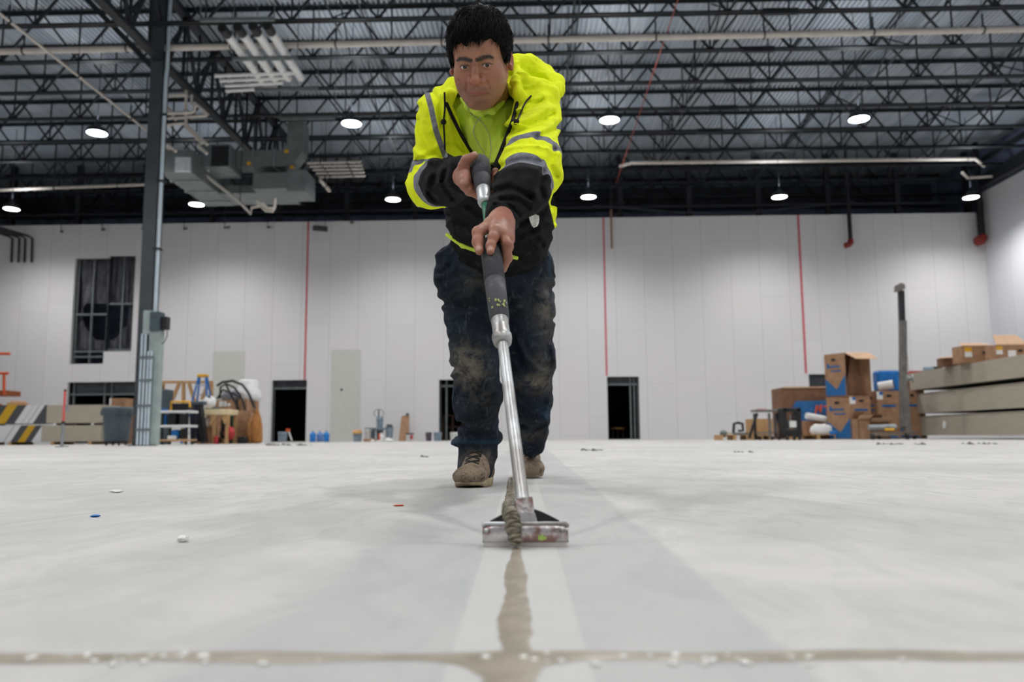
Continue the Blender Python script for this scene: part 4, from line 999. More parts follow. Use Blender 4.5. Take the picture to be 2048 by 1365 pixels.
# lower left tall box, seen on its corner
def cornerbox(label, pxl, pxc, pxr, ytop, z0, Y, name='moving_box', m=None, openf=False):
    """box with its vertical edge at pxc nearest the camera"""
    xl, xc, xr = X(pxl, Y), X(pxc, Y), X(pxr, Y); zt2 = Zh(pxc, ytop, Y); m = m or M['card']
    A = Vector((xl, Y+(xc-xl)*.55)); 
    C0 = Vector((xc, Y)); L = Vector((xl, Y+max(.6, (xc-xl)*1.0))); R_ = Vector((xr, Y+.12)); B_ = L+R_-C0
    t = thing(name, label, 'box', (xc, Y, z0), 0, 'tall blue-printed boxes'); h = zt2-z0
    P_ = [(p.x-xc, p.y-Y) for p in (C0, R_, B_, L)]
    if openf:
        q = MB(); th = .012
        for i, j in ((1, 2), (2, 3), (3, 0)):
            a, b_ = Vector((*P_[i], 0)), Vector((*P_[j], 0)); n_ = (b_-a).normalized().cross(Vector((0, 0, 1)))*-th
            q.prism([a, b_, b_+n_, a+n_], (0, 0, h), m)
        q.prism([(*p, 0) for p in P_], (0, 0, th), m); q.prism([(*p, h) for p in P_], (0, 0, -th), m)
        # lower half of the front panel stays
        q.build('carton_body', t)
        a, b_ = Vector((*P_[0], h)), Vector((*P_[1], h)); o_ = Vector((0, -.35, -.22))
        MB().prism([a, b_, b_+o_+Vector((.1, 0, 0)), a+o_+Vector((.2, 0, 0))], (0, 0, .01), M['card_l']).build('flap', t)
        MB().prism([(P_[0][0]+.05, P_[0][1]+.25, .02), (P_[1][0]-.05, P_[1][1]+.25, .02), (P_[1][0]-.2, P_[1][1]+.3, h*.93), (P_[0][0]+.3, P_[0][1]+.3, h*.93)], (0, .01, 0), M['card_d']).build('inner_panel', t)
    else:
        MB().prism([(*p, 0) for p in P_], (0, 0, h), m).build('carton_body', t)
    # blue chevrons on the left face
    a = Vector((*P_[3], 0)); b_ = Vector((*P_[0], 0)); n_ = (b_-a).normalized().cross(Vector((0, 0, 1)))*.004
    f = lambda u, v, e=1: a.lerp(b_, u)+Vector((0, 0, h*v))+n_*e
    MB().prism([f(0.02, .02), f(.98, .02), f(.98, .5), f(.55, .16), f(0.02, .42)], n_, M['blue_d']).build('blue_print', t)
    q = MB()
    for u0, v0, u1, v1 in ((.12, .66, .22, .78), (.2, .68, .75, .72), (.3, .58, .8, .61)): q.prism([f(u0, v0), f(u1, v0), f(u1, v1), f(u0, v1)], n_, M['blue_d'])
    q.build('printed_mark', t)
    MB().prism([f(.35, .83), f(.55, .83), f(.55, .89), f(.35, .89)], n_, M['black']).build('hand_hole', t)
    if not openf:
        a2 = Vector((*P_[0], 0)); b2 = Vector((*P_[1], 0)); n2 = (b2-a2).normalized().cross(Vector((0, 0, 1)))*.004
        g = lambda u, v: a2.lerp(b2, u)+Vector((0, 0, h*v))+n2
        MB().prism([g(0, .02), g(.98, .02), g(.2, .2), g(0, .45)], n2, M['blue_d']).build('blue_print', t)
        MB().prism([g(.2, .66), g(.85, .66), g(.85, .71), g(.2, .71)], n2, M['blue_d']).build('printed_mark', t)
        MB().prism([g(.45, .87), g(.68, .87), g(.68, .92), g(.45, .92)], n2, M['black']).build('hand_hole', t)
        MB().prism([g(-.0, .82), g(.28, .82), g(.28, .98), g(-.0, .98)], n2, M['paper']).build('label', t)
        MB().prism([g(.12, .91), g(.28, .91), g(.28, .98), g(.12, .98)], n2*1.6, M['blue']).build('label_print', t)
    return t
cornerbox('lower tall blue-printed box of the front stack, white label on its corner', 1671, 1703, 1748, 793, 0, Y9)
zt3 = Zh(1703, 793, Y9)+.005
cornerbox('upper blue-printed box lying open with its flap folded out, on the front stack', 1671, 1698, 1752, 706, zt3, Y9, openf=True)
cornerbox('blue-printed box behind the lift mast, under the blue tarp', 1754, 1758, 1805, 782, 0, Y9+.3)
cornerbox('blue-printed box between the lift mast and the drywall stack', 1806, 1812, 1846, 781, 0, Y9+1.3)
small('box_insert', 'white foam strip standing behind the open box', 'foam', 1667, 715, 1673, 741, 26.8, .2, M['paper'], Zh(1620, 775, Y8)+.03, .01)
# tarp on top
zt4 = Zh(1780, 782, Y9+.3)+.006
t = thing('blue_tarp', 'bright blue folded tarp on the box behind the lift mast', 'tarp', (X(1778, Y9+.5), Y9+.5, zt4))
q = MB(); bxpx(q, 1756, 741, 1802, 770, Y9+.75, .4, M['blue'], .06, zmin=zt4); q.build('folded_sheet', t, True)
t = thing('duct_tube', 'white roll with a dark open end lying before the blue tarp', 'tube', atY(1775, 772, Y9+.2))
q = MB(); q.tube([atY(1757, 774, Y9+.62), atY(1787, 769, Y9+.4)], .14, M['paper'], 16); q.build('tube_body', t, True)
q = MB(); a = atY(1787, 769, Y9+.4); q.lathe(a, [(0, 0), (.13, 0), (.13, .006)], M['black'], 18, axis=(atY(1787, 769, Y9+.4)-atY(1757, 774, Y9+.62)).normalized()); q.build('dark_end', t, True)
carton('cardboard_box', 'small open brown carton on the floor before the tall boxes', 1718, 838, 1740, 876, 23.9, .5, M['card'], flaps=True)
carton('cardboard_box', 'low brown carton behind the lift base', 1741, 844, 1778, 870, 24.0, .5, M['card_d'], z0=.0, flaps=True)
# lift mast
Ym = 23.2
t = thing('material_lift', 'tall grey lift mast with a hooked top standing on wheeled legs', 'lift', (X(1812, Ym), Ym, 0))
WG = mat('weathered_grey_metal', c8(120, 116, 112), .6, .3, .15, 6)
top_ = atY(1802, 582, Ym); mid = atY(1804, 642, Ym); bot = Vector((X(1808, Ym), Ym, .35))
q = MB(); q.tube([bot, (mid.x+.02, Ym, mid.z)], .12, WG, 4, smooth=False); q.build('lower_mast', t, True)
q = MB(); q.tube([(mid.x, Ym-.0, mid.z), top_], .1, M['steel_dark'], 4, smooth=False); q.build('upper_mast', t, True)
q = MB(); q.prism([atY(1794, 583, Ym-.1), atY(1795, 570, Ym-.1), atY(1803, 566, Ym-.1), atY(1810, 569, Ym-.1), atY(1811, 578, Ym-.1), atY(1802, 582, Ym-.1)], (0, .2, 0), WG); q.build('head_bracket', t, True)
q = MB(); q.tube([atY(1807, 642, Ym-.1), atY(1818, 740, Ym-.1), atY(1812, 760, Ym-.1)], .008, M['galv'], 5); q.build('cable', t, True)
q = MB(); q.lathe(atY(1820, 758, Ym)+Vector((0, 0, 0)), [(0, -.08), (.12, -.08), (.12, -.05), (.05, -.04), (.05, .04), (.12, .05), (.12, .08), (0, .08)], M['galv'], 16, axis=(1, -.4, 0)); q.build('winch', t, True)
MB().box((X(1809, Ym), Ym-.1, .1), (X(1820, Ym), Ym+.1, Zh(1812, 775, Ym)), WG).build('mast_foot', t, True)
for px0, px1, y_ in ((1733, 1815, -.35), (1760, 1842, .35)):
    q = MB(); q.bar((X(px0, Ym), Ym+y_, .16), (X(px1, Ym), Ym+y_*.6, .16), .11, mat('brown_steel', c8(122, 106, 94), .6)); q.build('outrigger', t, True)
for px, y_ in ((1734, -.35), (1801, -.4), (1768, .35), (1838, .3)): MB().lathe((X(px, Ym)-.03, Ym+y_, .09), [(0, 0), (.09, 0), (.09, .07), (0, .07)], M['black'], 14, axis=(1, 0, 0)).build('wheel', t, True)
q = MB(); q.tube([(X(1731, Ym), Ym-.25, .34), (X(1786, Ym), Ym-.2, .36)], .08, M['galv'], 10); tag(q.build('metal_tube', origin=(X(1731, Ym), Ym-.25, .3)), 'short shiny metal tube lying on the lift legs', 'tube')
q = MB(); q.tube([(X(1760, Ym), Ym-.34, .28), (X(1778, Ym), Ym-.34, .28)], .035, M['yellow'], 8); tag(q.build('yellow_bar', origin=(X(1760, Ym), Ym-.3, .3)), 'short yellow bar lying on the lift legs', 'bar')

# right drywall stacks, receding toward the camera
XA = X(1843, 26.0)
lay = [(.1, .72, 26.0, 'lowest', 0), (.8, 1.44, 26.1, 'middle', -.05), (1.56, 2.12, 26.3, 'topmost', -.12)]
for z0, z1, y1, nm, dx in lay:
    t = thing('drywall_stack', 'long stack of beige drywall at the right edge, '+nm+' layer', 'drywall', (XA+dx, y1, z0), 0, 'drywall layers at the right edge')
    MB().box((0, -9, 0), (2.55, 0, z1-z0), M['drywall_edge']).build('sheets', t)
for z0, z1, nm, ys in ((0, .1, 'on the floor', (25.6, 23.3, 21.0, 18.6)), (.72, .8, 'between lowest and middle layers', (25.7, 22.3, 20.1)), (1.44, 1.56, 'between middle and topmost layers', (25.6, 23.9, 21.3, 19.4))):
    for k, y_ in enumerate(ys):
        o = MB().box((0, 0, 0), (1.2, .1, z1-z0), M['paper']).build('spacer_block', origin=(XA+.02, y_, z0))
        tag(o, 'white spacer %s of the right drywall, %s' % (nm, ['farthest one', 'second from the far end', 'third from the far end', 'nearest one'][k]), 'spacer', 'white spacers in the right drywall stack')
# things on top of it
ztp = 2.125
def side_carton(label, px0, px1, ytop, zb, m, lab=True, flap=True):
    # px range on the side face plane x = XA-.12 (running in depth)
    xf = XA-.1+.12
    def yat(px): r = ray(px, 700); return xf*r.y/r.x
    ya, yb = yat(px0), yat(px1); yn, yf = min(ya, yb), max(ya, yb)
    w = .5; r = ray((px0+px1)/2, ytop); ym = (ya+yb)/2; zt5 = CAM_H + r.z/r.y*ym
    t = thing('cardboard_box', label, 'box', (xf+w/2, ym, zb)); L = (yf-yn)/2; h = zt5-zb
    return t, L, w/2, h
Yr = 25.0
def topbox(label, px0, px1, ytop, Y, w2=.4, m=None, flap=0, lab=(.25, .6), openfl=True):
    m = m or M['card']; x0, x1 = X(px0, Y, ytop), X(px1, Y, ytop); h = Zh((px0+px1)/2, ytop, Y)-ztp
    t = thing('cardboard_box', label, 'box', ((x0+x1)/2, Y, ztp)); hw = (x1-x0)/2
    q = MB(); q.box((-hw, 0, 0), (hw, w2, h), m, bevel=.008); q.build('carton_body', t)
    if flap:
        q = MB(); q.prism([(-hw*.95, 0, h), (hw*.95, 0, h), (hw*.75, w2*.8, h+flap), (-hw*.6, w2*.8, h+flap)], (0, 0, .012), M['card_l']); q.build('flap', t)
    if lab:
        a, b_ = lab; MB().box((-hw+2*hw*a, -.006, h*.35), (-hw+2*hw*b_, -.001, h*.85), M['paper']).build('label', t)
        MB().box((-hw+2*hw*a, -.009, h*.65), (-hw+2*hw*b_, -.006, h*.9), M['yellow']).build('label_print', t)
        MB().box((hw*.3, -.006, h*.5), (hw*.55, -.001, h*.68), M['black']).build('hand_hole', t)
    return t
topbox('brown carton with a yellow label and raised flap on the right drywall', 1922, 1987, 692, 22.6, .5, None, .12, (.1, .32))
topbox('brown carton at the right edge with a yellow label, on the drywall', 1990, 2060, 690, 21.6, .5, None, .3, (.02, .2))
t = thing('cardboard_box', 'low crushed brown carton with its flap out, on the drywall', 'box', (X(1925, 23.6), 23.6, ztp))
x0, x1 = X(1898, 23.6, 730), X(1962, 23.6, 730); h = Zh(1930, 716, 23.6)-ztp; hw = (x1-x0)/2
MB().box((-hw*.85, 0, 0), (hw, .4, max(.12, h)), M['card_d'], bevel=.008).build('carton_body', t)
MB().prism([(-hw*1.05, -.15, max(.12, h)-.03), (hw*.5, -.1, max(.12, h)+.05), (hw*.8, .3, max(.12, h)+.12), (-hw*.9, .3, max(.12, h)+.02)], (0, 0, .012), M['card_l']).build('flap', t)
t = thing('screw_gun', 'grey and black power tool lying on the left end of the drywall', 'power tool', (X(1860, 25.6), 25.6, ztp))
MB().box((X(1848, 25.6, 740), 25.5, ztp), (X(1866, 25.6, 740), 25.7, ztp+.14), M['bucket'], bevel=.03).build('tool_body', t, True)
q = MB(); q.tube([(X(1866, 25.6, 740), 25.6, ztp+.09), (X(1884, 25.6, 740), 25.6, ztp+.12)], [.07, .04], M['black'], 10); q.build('nose', t, True)
small('red_strip', 'red flat strip lying behind the lift winch', 'strip', 1822, 742, 1852, 748, 26.6, .3, M['red'], Zh(1830, 748, 26.6), .01)
# a support for it
small('stand_box', 'plain dull carton behind the drywall end, under the red strip', 'box', 1822, 748, 1846, 876, 26.6, .3, M['card_d'], 0, .01)
small('white_cup', 'white bent card on the drywall at the right edge', 'card', 2018, 701, 2032, 716, 21.2, .02, M['paper'], ztp, .002)
q = MB(); q.prism([(XA-.055, 24.6, .3), (XA-.055, 24.45, .32), (XA-.055, 24.42, .5), (XA-.055, 24.55, .55), (XA-.055, 24.62, .45)], (-.01, 0, 0), M['paper'])
for v in q.V: v.x += .05
tag(q.build('paper_tag', origin=(XA, 24.5, .4)), 'small white torn tag on the lowest drywall layer', 'tag')

# ---- floor litter
def lump(name, label, cat, p, s_, m, seed=0, group=None, kind=None):
    rs = random.Random(seed); q = MB(); n = 9; prof = []
    for k in range(6): f = k/5; prof.append((sin(f*pi)*.5+.0001*(k == 0), .5-.5*cos(f*pi)))
    q.lathe((0, 0, 0), prof, m, n, smooth=False)
    for v in q.V: 
        j = 1+.35*rs.uniform(-1, 1); v.x *= s_[0]*j; v.y *= s_[1]*j; v.z *= s_[2]
    o = q.build(name); o.location = p; return tag(o, label, cat, group, kind)
lump('crumpled_paper', 'small crumpled white wad on the floor left of centre', 'paper', atZ(365, 1085, 0), (.018, .02, .012), M['paper'], 3)
lump('blue_scrap', 'tiny bright blue scrap on the floor at the left', 'scrap', atZ(190, 1035, 0), (.02, .022, .006), M['blue'], 5)
lump('white_scrap', 'faint white scrap on the floor behind the blue one', 'scrap', atZ(233, 986, 0), (.04, .03, .01), M['paper'], 8)
lump('orange_scrap', 'tiny orange scrap on the floor left of the squeegee', 'scrap', atZ(797, 1013, 0), (.03, .02, .004), M['orange'], 11)
DC = mat('dry_mortar_crumbs', c8(96, 94, 82), .9)
def crumbs(label, pxs, py, n, seed, group='mortar crumbs on the floor'):
    rs = random.Random(seed); q = MB()
    for k in range(n):
        p = atZ(rs.uniform(*pxs), py+rs.uniform(-1, 1), 0); r = rs.uniform(.025, .07)*p.y/20; h = rs.uniform(.4, .9)*r
        q.add([(p.x-r, p.y, 0), (p.x, p.y-r, 0), (p.x+r*1.3, p.y, 0), (p.x, p.y+r, 0), (p.x-.1*r, p.y, h)], [(0, 1, 4), (1, 2, 4), (2, 3, 4), (3, 0, 4)], DC)
    p = atZ(sum(pxs)/2, py, 0)
    tag(q.build('mortar_crumbs', origin=(p.x, p.y, 0)), label, 'crumbs', None, 'stuff')
crumbs('scattered dark mortar crumbs before the left doorway', (532, 622), 891, 26, 1)
crumbs('dark mortar crumbs on the floor left of the front boot', (836, 855), 914.5, 5, 2)
crumbs('dark mortar crumbs on the floor right of the rear boot', (1152, 1204), 901.5, 12, 3)
crumbs('dark mortar crumbs before the lift base', (1750, 1856), 889.5, 16, 4)
crumbs('dark mortar crumbs before the drywall stack at the right', (1925, 1995), 888.5, 12, 5)
crumbs('faint brown crumbs on the floor at the right middle', (1470, 1510), 905, 6, 6)
# ================================================================== SURFACE SCULPTING (signed distance grids -> meshes)
def vnoise(Pn, sc, seed=0):
    p = Pn*sc+seed*17.13; i = np.floor(p).astype(np.int64); f = (p-i).astype(np.float32); f = f*f*(3-2*f)
    def hsh(a, b, c):
        n = (a*73856093) ^ (b*19349663) ^ (c*83492791); n = (n ^ (n >> 13))*1274126177 & 0x7fffffff
        return (n % 100003).astype(np.float32)/100003
    r = 0
    for dx in (0, 1):
        for dy in (0, 1):
            for dz in (0, 1):
                w = (f[..., 0] if dx else 1-f[..., 0])*(f[..., 1] if dy else 1-f[..., 1])*(f[..., 2] if dz else 1-f[..., 2])
                r = r+w*hsh(i[..., 0]+dx, i[..., 1]+dy, i[..., 2]+dz)
    return r*2-1
def smin(a, b, k):
    h = np.maximum(k-np.abs(a-b), 0)/k; return np.minimum(a, b)-h*h*k*.25
def smax(a, b, k): return -smin(-a, -b, k)
A3 = lambda v: np.array(tuple(v), dtype=np.float64)
class SDF:
    def __init__(s, lo, hi, h):
        s.lo = A3(lo); s.h = h; s.n = np.ceil((A3(hi)-s.lo)/h).astype(int)+1
        s.f = np.full(tuple(s.n), .05, np.float32)
    def pts(s, sl=None):
        ax = [s.lo[i]+s.h*np.arange(s.n[i]) for i in range(3)]
        if sl is not None: ax = [a[q] for a, q in zip(ax, sl)]
        return np.stack(np.meshgrid(*ax, indexing='ij'), -1)
    def _sl(s, lo, hi):
        a = np.clip(np.floor((lo-s.lo)/s.h).astype(int), 0, s.n-1); b = np.clip(np.ceil((hi-s.lo)/s.h).astype(int)+1, 1, s.n)
        return tuple(slice(int(x), int(max(y, x+1))) for x, y in zip(a, b))
    def apply(s, fn, lo, hi, k, op='u'):
        sl = s._sl(A3(lo)-k-.03, A3(hi)+k+.03); d = fn(s.pts(sl)).astype(np.float32); c = s.f[sl]
        if op == 'u': s.f[sl] = smin(c, d, k)
        elif op == 's': s.f[sl] = smax(c, -d, k)
        return s
    def cap(s, a, b, ra, rb=None, k=.01, op='u', flat=None):
        a = A3(a); b = A3(b); rb = ra if rb is None else rb; ab = b-a; L2 = float(ab @ ab)+1e-12; R_ = max(ra, rb)
        def fn(p):
            t = np.clip(((p-a) @ ab)/L2, 0, 1); v = p-a-t[..., None]*ab; r = ra+(rb-ra)*t
            if flat is not None:
                n, q = flat; n = A3(n)/np.linalg.norm(A3(n)); c = v @ n; v = v+n*(c*(1/q-1))[..., None]
                return (np.sqrt((v*v).sum(-1))-r)*min(q, 1)
            return np.sqrt((v*v).sum(-1))-r
        ex = R_*(max(1, flat[1]) if flat is not None else 1)
        return s.apply(fn, np.minimum(a, b)-ex, np.maximum(a, b)+ex, k, op)
    def chain(s, pts, rs, k=.01, op='u', flat=None):
        for i in range(len(pts)-1): s.cap(pts[i], pts[i+1], rs[i], rs[i+1], k, op, flat)
        return s
    def ell(s, c, r, k=.01, op='u', rot=None):
        c = A3(c); r = A3(r); Rm = None if rot is None else np.array(rot.to_matrix() if isinstance(rot, Euler) else rot)
        def fn(p):
            q = p-c
            if Rm is not None: q = q @ Rm
            k0 = np.sqrt(((q/r)**2).sum(-1)); k1 = np.sqrt(((q/(r*r))**2).sum(-1))+1e-9
            return k0*(k0-1)/k1
        m = r.max() if Rm is not None else r
        return s.apply(fn, c-m, c+m, k, op)
    def full(s, fn): s.f = fn(s.f, s.pts()).astype(np.float32); return s
    def mesh(s):
        f = s.f.copy(); f[0] = f[-1] = .01; f[:, 0] = f[:, -1] = .01; f[:, :, 0] = f[:, :, -1] = .01
        S = f < 0; n = s.n
        cnt = sum(S[dx:n[0]-1+dx, dy:n[1]-1+dy, dz:n[2]-1+dz].astype(np.int8) for dx in (0, 1) for dy in (0, 1) for dz in (0, 1))
        I, J, K = np.nonzero((cnt > 0) & (cnt < 8)); N_ = len(I)
        corner = {(dx, dy, dz): f[I+dx, J+dy, K+dz] for dx in (0, 1) for dy in (0, 1) for dz in (0, 1)}
        acc = np.zeros((N_, 3)); c = np.zeros(N_)
        for ax in range(3):
            for u in (0, 1):
                for v in (0, 1):
                    a = [0, 0, 0]; o = [q for q in range(3) if q != ax]; a[o[0]] = u; a[o[1]] = v; b = list(a); b[ax] = 1
                    fa, fb = corner[tuple(a)], corner[tuple(b)]; m_ = (fa < 0) != (fb < 0)
                    t = np.where(m_, fa/np.where(m_, fa-fb, 1), 0); p = np.zeros((N_, 3)); p[:, o[0]] = u; p[:, o[1]] = v; p[:, ax] = t
                    acc += p*m_[:, None]; c += m_
        V = s.lo+s.h*(np.stack([I, J, K], 1)+acc/c[:, None])
        idx = np.full(tuple(n-1), -1, np.int64); idx[I, J, K] = np.arange(N_); Fs = []
        for ax in range(3):
            sl0 = [slice(1, -1)]*3; sl1 = [slice(1, -1)]*3; sl0[ax] = slice(0, -1); sl1[ax] = slice(1, None)
            a, b = S[tuple(sl0)], S[tuple(sl1)]; ii = np.argwhere(a != b); off = np.array([1, 1, 1]); off[ax] = 0; ii = ii+off
            sg = S[ii[:, 0], ii[:, 1], ii[:, 2]]; o = [(ax+1) % 3, (ax+2) % 3]; q = []
            for u, v in ((1, 1), (0, 1), (0, 0), (1, 0)):
                w = ii.copy(); w[:, o[0]] -= u; w[:, o[1]] -= v
                w = np.minimum(w, np.array(idx.shape)-1); q.append(idx[w[:, 0], w[:, 1], w[:, 2]])
            Q = np.stack(q, 1); Q = np.where(sg[:, None], Q, Q[:, ::-1]); Fs.append(Q[(Q >= 0).all(1)])
        return V, np.concatenate(Fs)
    def sample(s, p):
        q = (A3(p)-s.lo)/s.h; i = np.floor(q).astype(int)
        if (i < 0).any() or (i >= s.n-1).any(): return .05
        t = q-i; r = 0
        for dx in (0, 1):
            for dy in (0, 1):
                for dz in (0, 1): r += s.f[i[0]+dx, i[1]+dy, i[2]+dz]*(t[0] if dx else 1-t[0])*(t[1] if dy else 1-t[1])*(t[2] if dz else 1-t[2])
        return float(r)
    def hit(s, px, py, y0=1.2, y1=3.8, off=0.0):      # where the line of sight meets the surface
        y = y0
        while y < y1:
            if s.sample(atY(px, py, y)) < 0: 
                for _ in range(6): y -= .0015*(1 if s.sample(atY(px, py, y)) < 0 else 0)
                return atY(px, py, y-off)
            y += .006
        return None
def project(V):
    Mi = np.array(MC.transposed()); q = (V-np.array([0, 0, CAM_H])) @ Mi.T
    return 1024+F_PX*q[..., 0]/-q[..., 2], 682.5-F_PX*q[..., 1]/-q[..., 2]
def segdist(x, y, pl):
    d = np.full(np.shape(x), 1e9)
    for (ax_, ay), (bx, by) in zip(pl[:-1], pl[1:]):
        vx, vy = bx-ax_, by-ay; t = np.clip(((x-ax_)*vx+(y-ay)*vy)/(vx*vx+vy*vy+1e-9), 0, 1)
        d = np.minimum(d, np.hypot(x-ax_-t*vx, y-ay-t*vy))
    return d
def polysd(x, y, pl):      # negative inside
    d = segdist(x, y, list(pl)+[pl[0]]); ins = np.zeros(np.shape(x), bool)
    for (ax_, ay), (bx, by) in zip(pl, list(pl[1:])+[pl[0]]):
        c = ((ay > y) != (by > y)) & (x < (bx-ax_)*(y-ay)/((by-ay) if by != ay else 1e-9)+ax_); ins ^= c
    return np.where(ins, -d, d)
def creases(sd, lst, pxm=720.):      # (polyline px, width px, amplitude m) +amp = valley
    def fn(f, p):
        m_ = np.abs(f) < .03; q = p[m_]; x, y = project(q); add = np.zeros(len(q))
        for pl, w, a in lst: 
            d = segdist(x, y, pl); add += 1.12*a*(np.exp(-(d/(w*.85))**2)-.35*np.exp(-((d-w*1.7)/w)**2))
        f = f.copy(); f[m_] += add; return f
    sd.full(fn)
def relax(V, Fq, it=1, lam=.5):
    for _ in range(it):
        acc = np.zeros_like(V); c = np.zeros(len(V))
        for i in range(4):
            for j in (1, 3): np.add.at(acc, Fq[:, i], V[Fq[:, (i+j) % 4]]); np.add.at(c, Fq[:, i], 1)
        V = V+lam*(acc/np.maximum(c, 1)[:, None]-V)
    return V
def sdf_obj(name, V, Fq, mats, parent, attrs=None, world=True):
    off = np.array(PERSON.location) if world else np.zeros(3)
    me = bpy.data.meshes.new(name); nV, nF = len(V), len(Fq)
    me.vertices.add(nV); me.vertices.foreach_set('co', (V-off).astype(np.float32).ravel())
    me.loops.add(nF*4); me.loops.foreach_set('vertex_index', Fq.astype(np.int32).ravel())
    me.polygons.add(nF); me.polygons.foreach_set('loop_start', np.arange(0, nF*4, 4, dtype=np.int32))
    me.polygons.foreach_set('use_smooth', np.ones(nF, bool))
    for m_ in (mats if isinstance(mats, list) else [mats]): me.materials.append(m_)
    for k_, a in (attrs or {}).items():
        at = me.attributes.new(k_, 'FLOAT', 'POINT'); at.data.foreach_set('value', np.asarray(a, np.float32))
    me.update(); me.validate()
    o = bpy.data.objects.new(name, me); COL.objects.link(o); o.parent = parent; return o

# ------------------------------------------------------------------ skeleton
P = atY
HEAD = A3(P(961, 121, 2.16))
fz = Vector((-.135, -1, 0)).normalized()*cos(radians(35)) + Vector((0, 0, -sin(radians(35))))
uz = (Vector((0, 0, 1)) - fz*fz.z).normalized(); xz = fz.cross(uz).normalized()
HM = np.array([[xz.x, fz.x, uz.x], [xz.y, fz.y, uz.y], [xz.z, fz.z, uz.z]])     # head-local -> world
h2w = lambda p: HEAD + np.asarray(p, float) @ HM.T
SH_R, EL_R, WR_R = P(878, 218, 2.38), P(860, 372, 2.42), P(922, 352, 2.12)
SH_L, EL_L, WR_L = P(1076, 212, 2.32), P(1062, 338, 2.08), P(1006, 432, 1.885)
NECK, CHEST, BELLY, PELV = P(984, 172, 2.44), P(978, 262, 2.50), P(998, 400, 2.70), P(1000, 492, 2.86)
HIP_R, KN_R, AN_R = P(938, 525, 2.93), P(950, 715, 2.86), P(953, 935, 3.06)
HIP_L, KN_L, AN_L = P(1058, 525, 2.95), P(1058, 715, 3.02), P(1066, 905, 3.50)
HA, HB_ = Vector((-.013, 1.355, .055)), Vector((-.127, 2.035, .893))
HU = (HB_-HA).normalized(); HL = (Vector((1, 0, 0))-HU*HU.x).normalized(); HN = HL.cross(HU)
if HN.y > 0: HN = -HN
def on_handle(py):
    best = min((abs(project(A3(HA+HU*t))[1]-py), t) for t in np.linspace(0, 1.15, 1151)); return best[1]
def hp(ref, s_, l, n): return HA+HU*(ref+s_)+HL*l+HN*n
PERSON = thing('person', 'man in a yellow and black hooded jacket bending forward to push a long-handled squeegee', 'person', (-.1, 3.1, 0))

# ------------------------------------------------------------------ person materials
m, nt, b = new_mat('skin'); N = NT(nt); co = N.coord()
c = N.mix(N.ramp(N.noise(co, 22, 5), .35, .7), c8(168, 119, 95), c8(144, 97, 77))
c = N.mix(N.m('MULTIPLY', N.attr('red'), .55), c, c8(172, 96, 80))
c = N.mix(N.m('MULTIPLY', N.attr('beard'), N.ramp(N.noise(co, 900, 2), .3, .6)), c, c8(60, 42, 36))
c = N.mix(N.attr('brow'), c, c8(26, 19, 17))
c = N.mix(N.attr('lip'), c, c8(150, 86, 78))
c = N.mix(N.m('MULTIPLY', N.attr('grime'), N.m('MULTIPLY', N.ramp(N.noise(co, 70, 6), .4, .75), .6)), c, c8(104, 84, 74))
c = N.mix(N.attr('nail'), c, c8(206, 170, 156))
nt.links.new(c, b.inputs['Base Color']); b.inputs['Roughness'].default_value = .5
b.inputs['Subsurface Weight'].default_value = .06; b.inputs['Subsurface Radius'].default_value = (.012, .005, .003)
nt.links.new(N.bump(N.noise(co, 420, 4), .0006), b.inputs['Normal']); SKIN = m
def fabric(name, fn, rough=.9, bs=(900, .0008), spec=.2):
    m, nt, b = new_mat(name); N = NT(nt); co = N.coord(); c = fn(N, co); nt.links.new(c, b.inputs['Base Color'])
    b.inputs['Roughness'].default_value = rough; b.inputs['Specular IOR Level'].default_value = spec
    h_ = N.m('ADD', N.m('MULTIPLY', N.noise(co, bs[0], 3), .3), N.m('MULTIPLY', N.noise(co, 45, 4), 1.2))
    nt.links.new(N.bump(h_, bs[1]*4), b.inputs['Normal']); return m
def jk(N, co):
    base = N.mix(N.ramp(N.noise(co, 14, 4), .3, .75), c8(240, 252, 36), c8(228, 242, 30))
    base = N.mix(N.m('MULTIPLY', N.ramp(N.noise(co, 60, 5), .62, .72), .25), base, c8(120, 124, 60))
    blk = N.mix(N.m('MULTIPLY', N.ramp(N.noise(co, 30, 6), .5, .75), .35), c8(17, 18, 21), c8(62, 60, 58))
    sil = N.mix(N.ramp(N.noise(co, 50, 4), .3, .7), c8(136, 138, 146), c8(110, 112, 120))
    c = N.mix(N.ramp(N.attr('black'), -.0012, .0012), base, blk)
    return N.mix(N.ramp(N.attr('silver'), -.0012, .0012), c, sil)
JKM = fabric('hi_vis_fleece', jk)
TEE = fabric('yellow_green_jersey', lambda N, co: N.mix(N.ramp(N.noise(co, 12, 4), .3, .7), c8(212, 236, 84), c8(198, 224, 80)), bs=(1200, .0004))
def jn(N, co):
    base = N.mix(N.ramp(N.noise(co, 9, 6), .3, .7), c8(13, 20, 30), c8(26, 38, 52))
    sc = N.ramp(N.noise(N.scale(co, (1, 1, .55)), 24, 9, .72, 1.5), .52, .72)
    base = N.mix(N.m('MULTIPLY', sc, .5), base, c8(92, 100, 108))
    d = N.m('MULTIPLY', N.m('MULTIPLY', N.attr('dirt'), .8), N.ramp(N.noise(co, 20, 9, .72, .3), .34, .6))
    base = N.mix(d, base, c8(136, 128, 114))
    return N.mix(N.attr('edge'), base, c8(42, 74, 98))
JEAN = fabric('dirty_dark_denim', jn, .85, (700, .0006))
def bt(N, co):
    base = N.mix(N.ramp(N.noise(co, 30, 7, .65, .4), .44, .68), c8(142, 125, 108), c8(72, 62, 56))
    base = N.mix(N.m('MULTIPLY', N.ramp(N.noise(co, 60, 6, .7), .54, .7), .7), base, c8(178, 164, 144))
    return base
BOOTM = fabric('dusty_brown_leather', bt, .8, (300, .001))
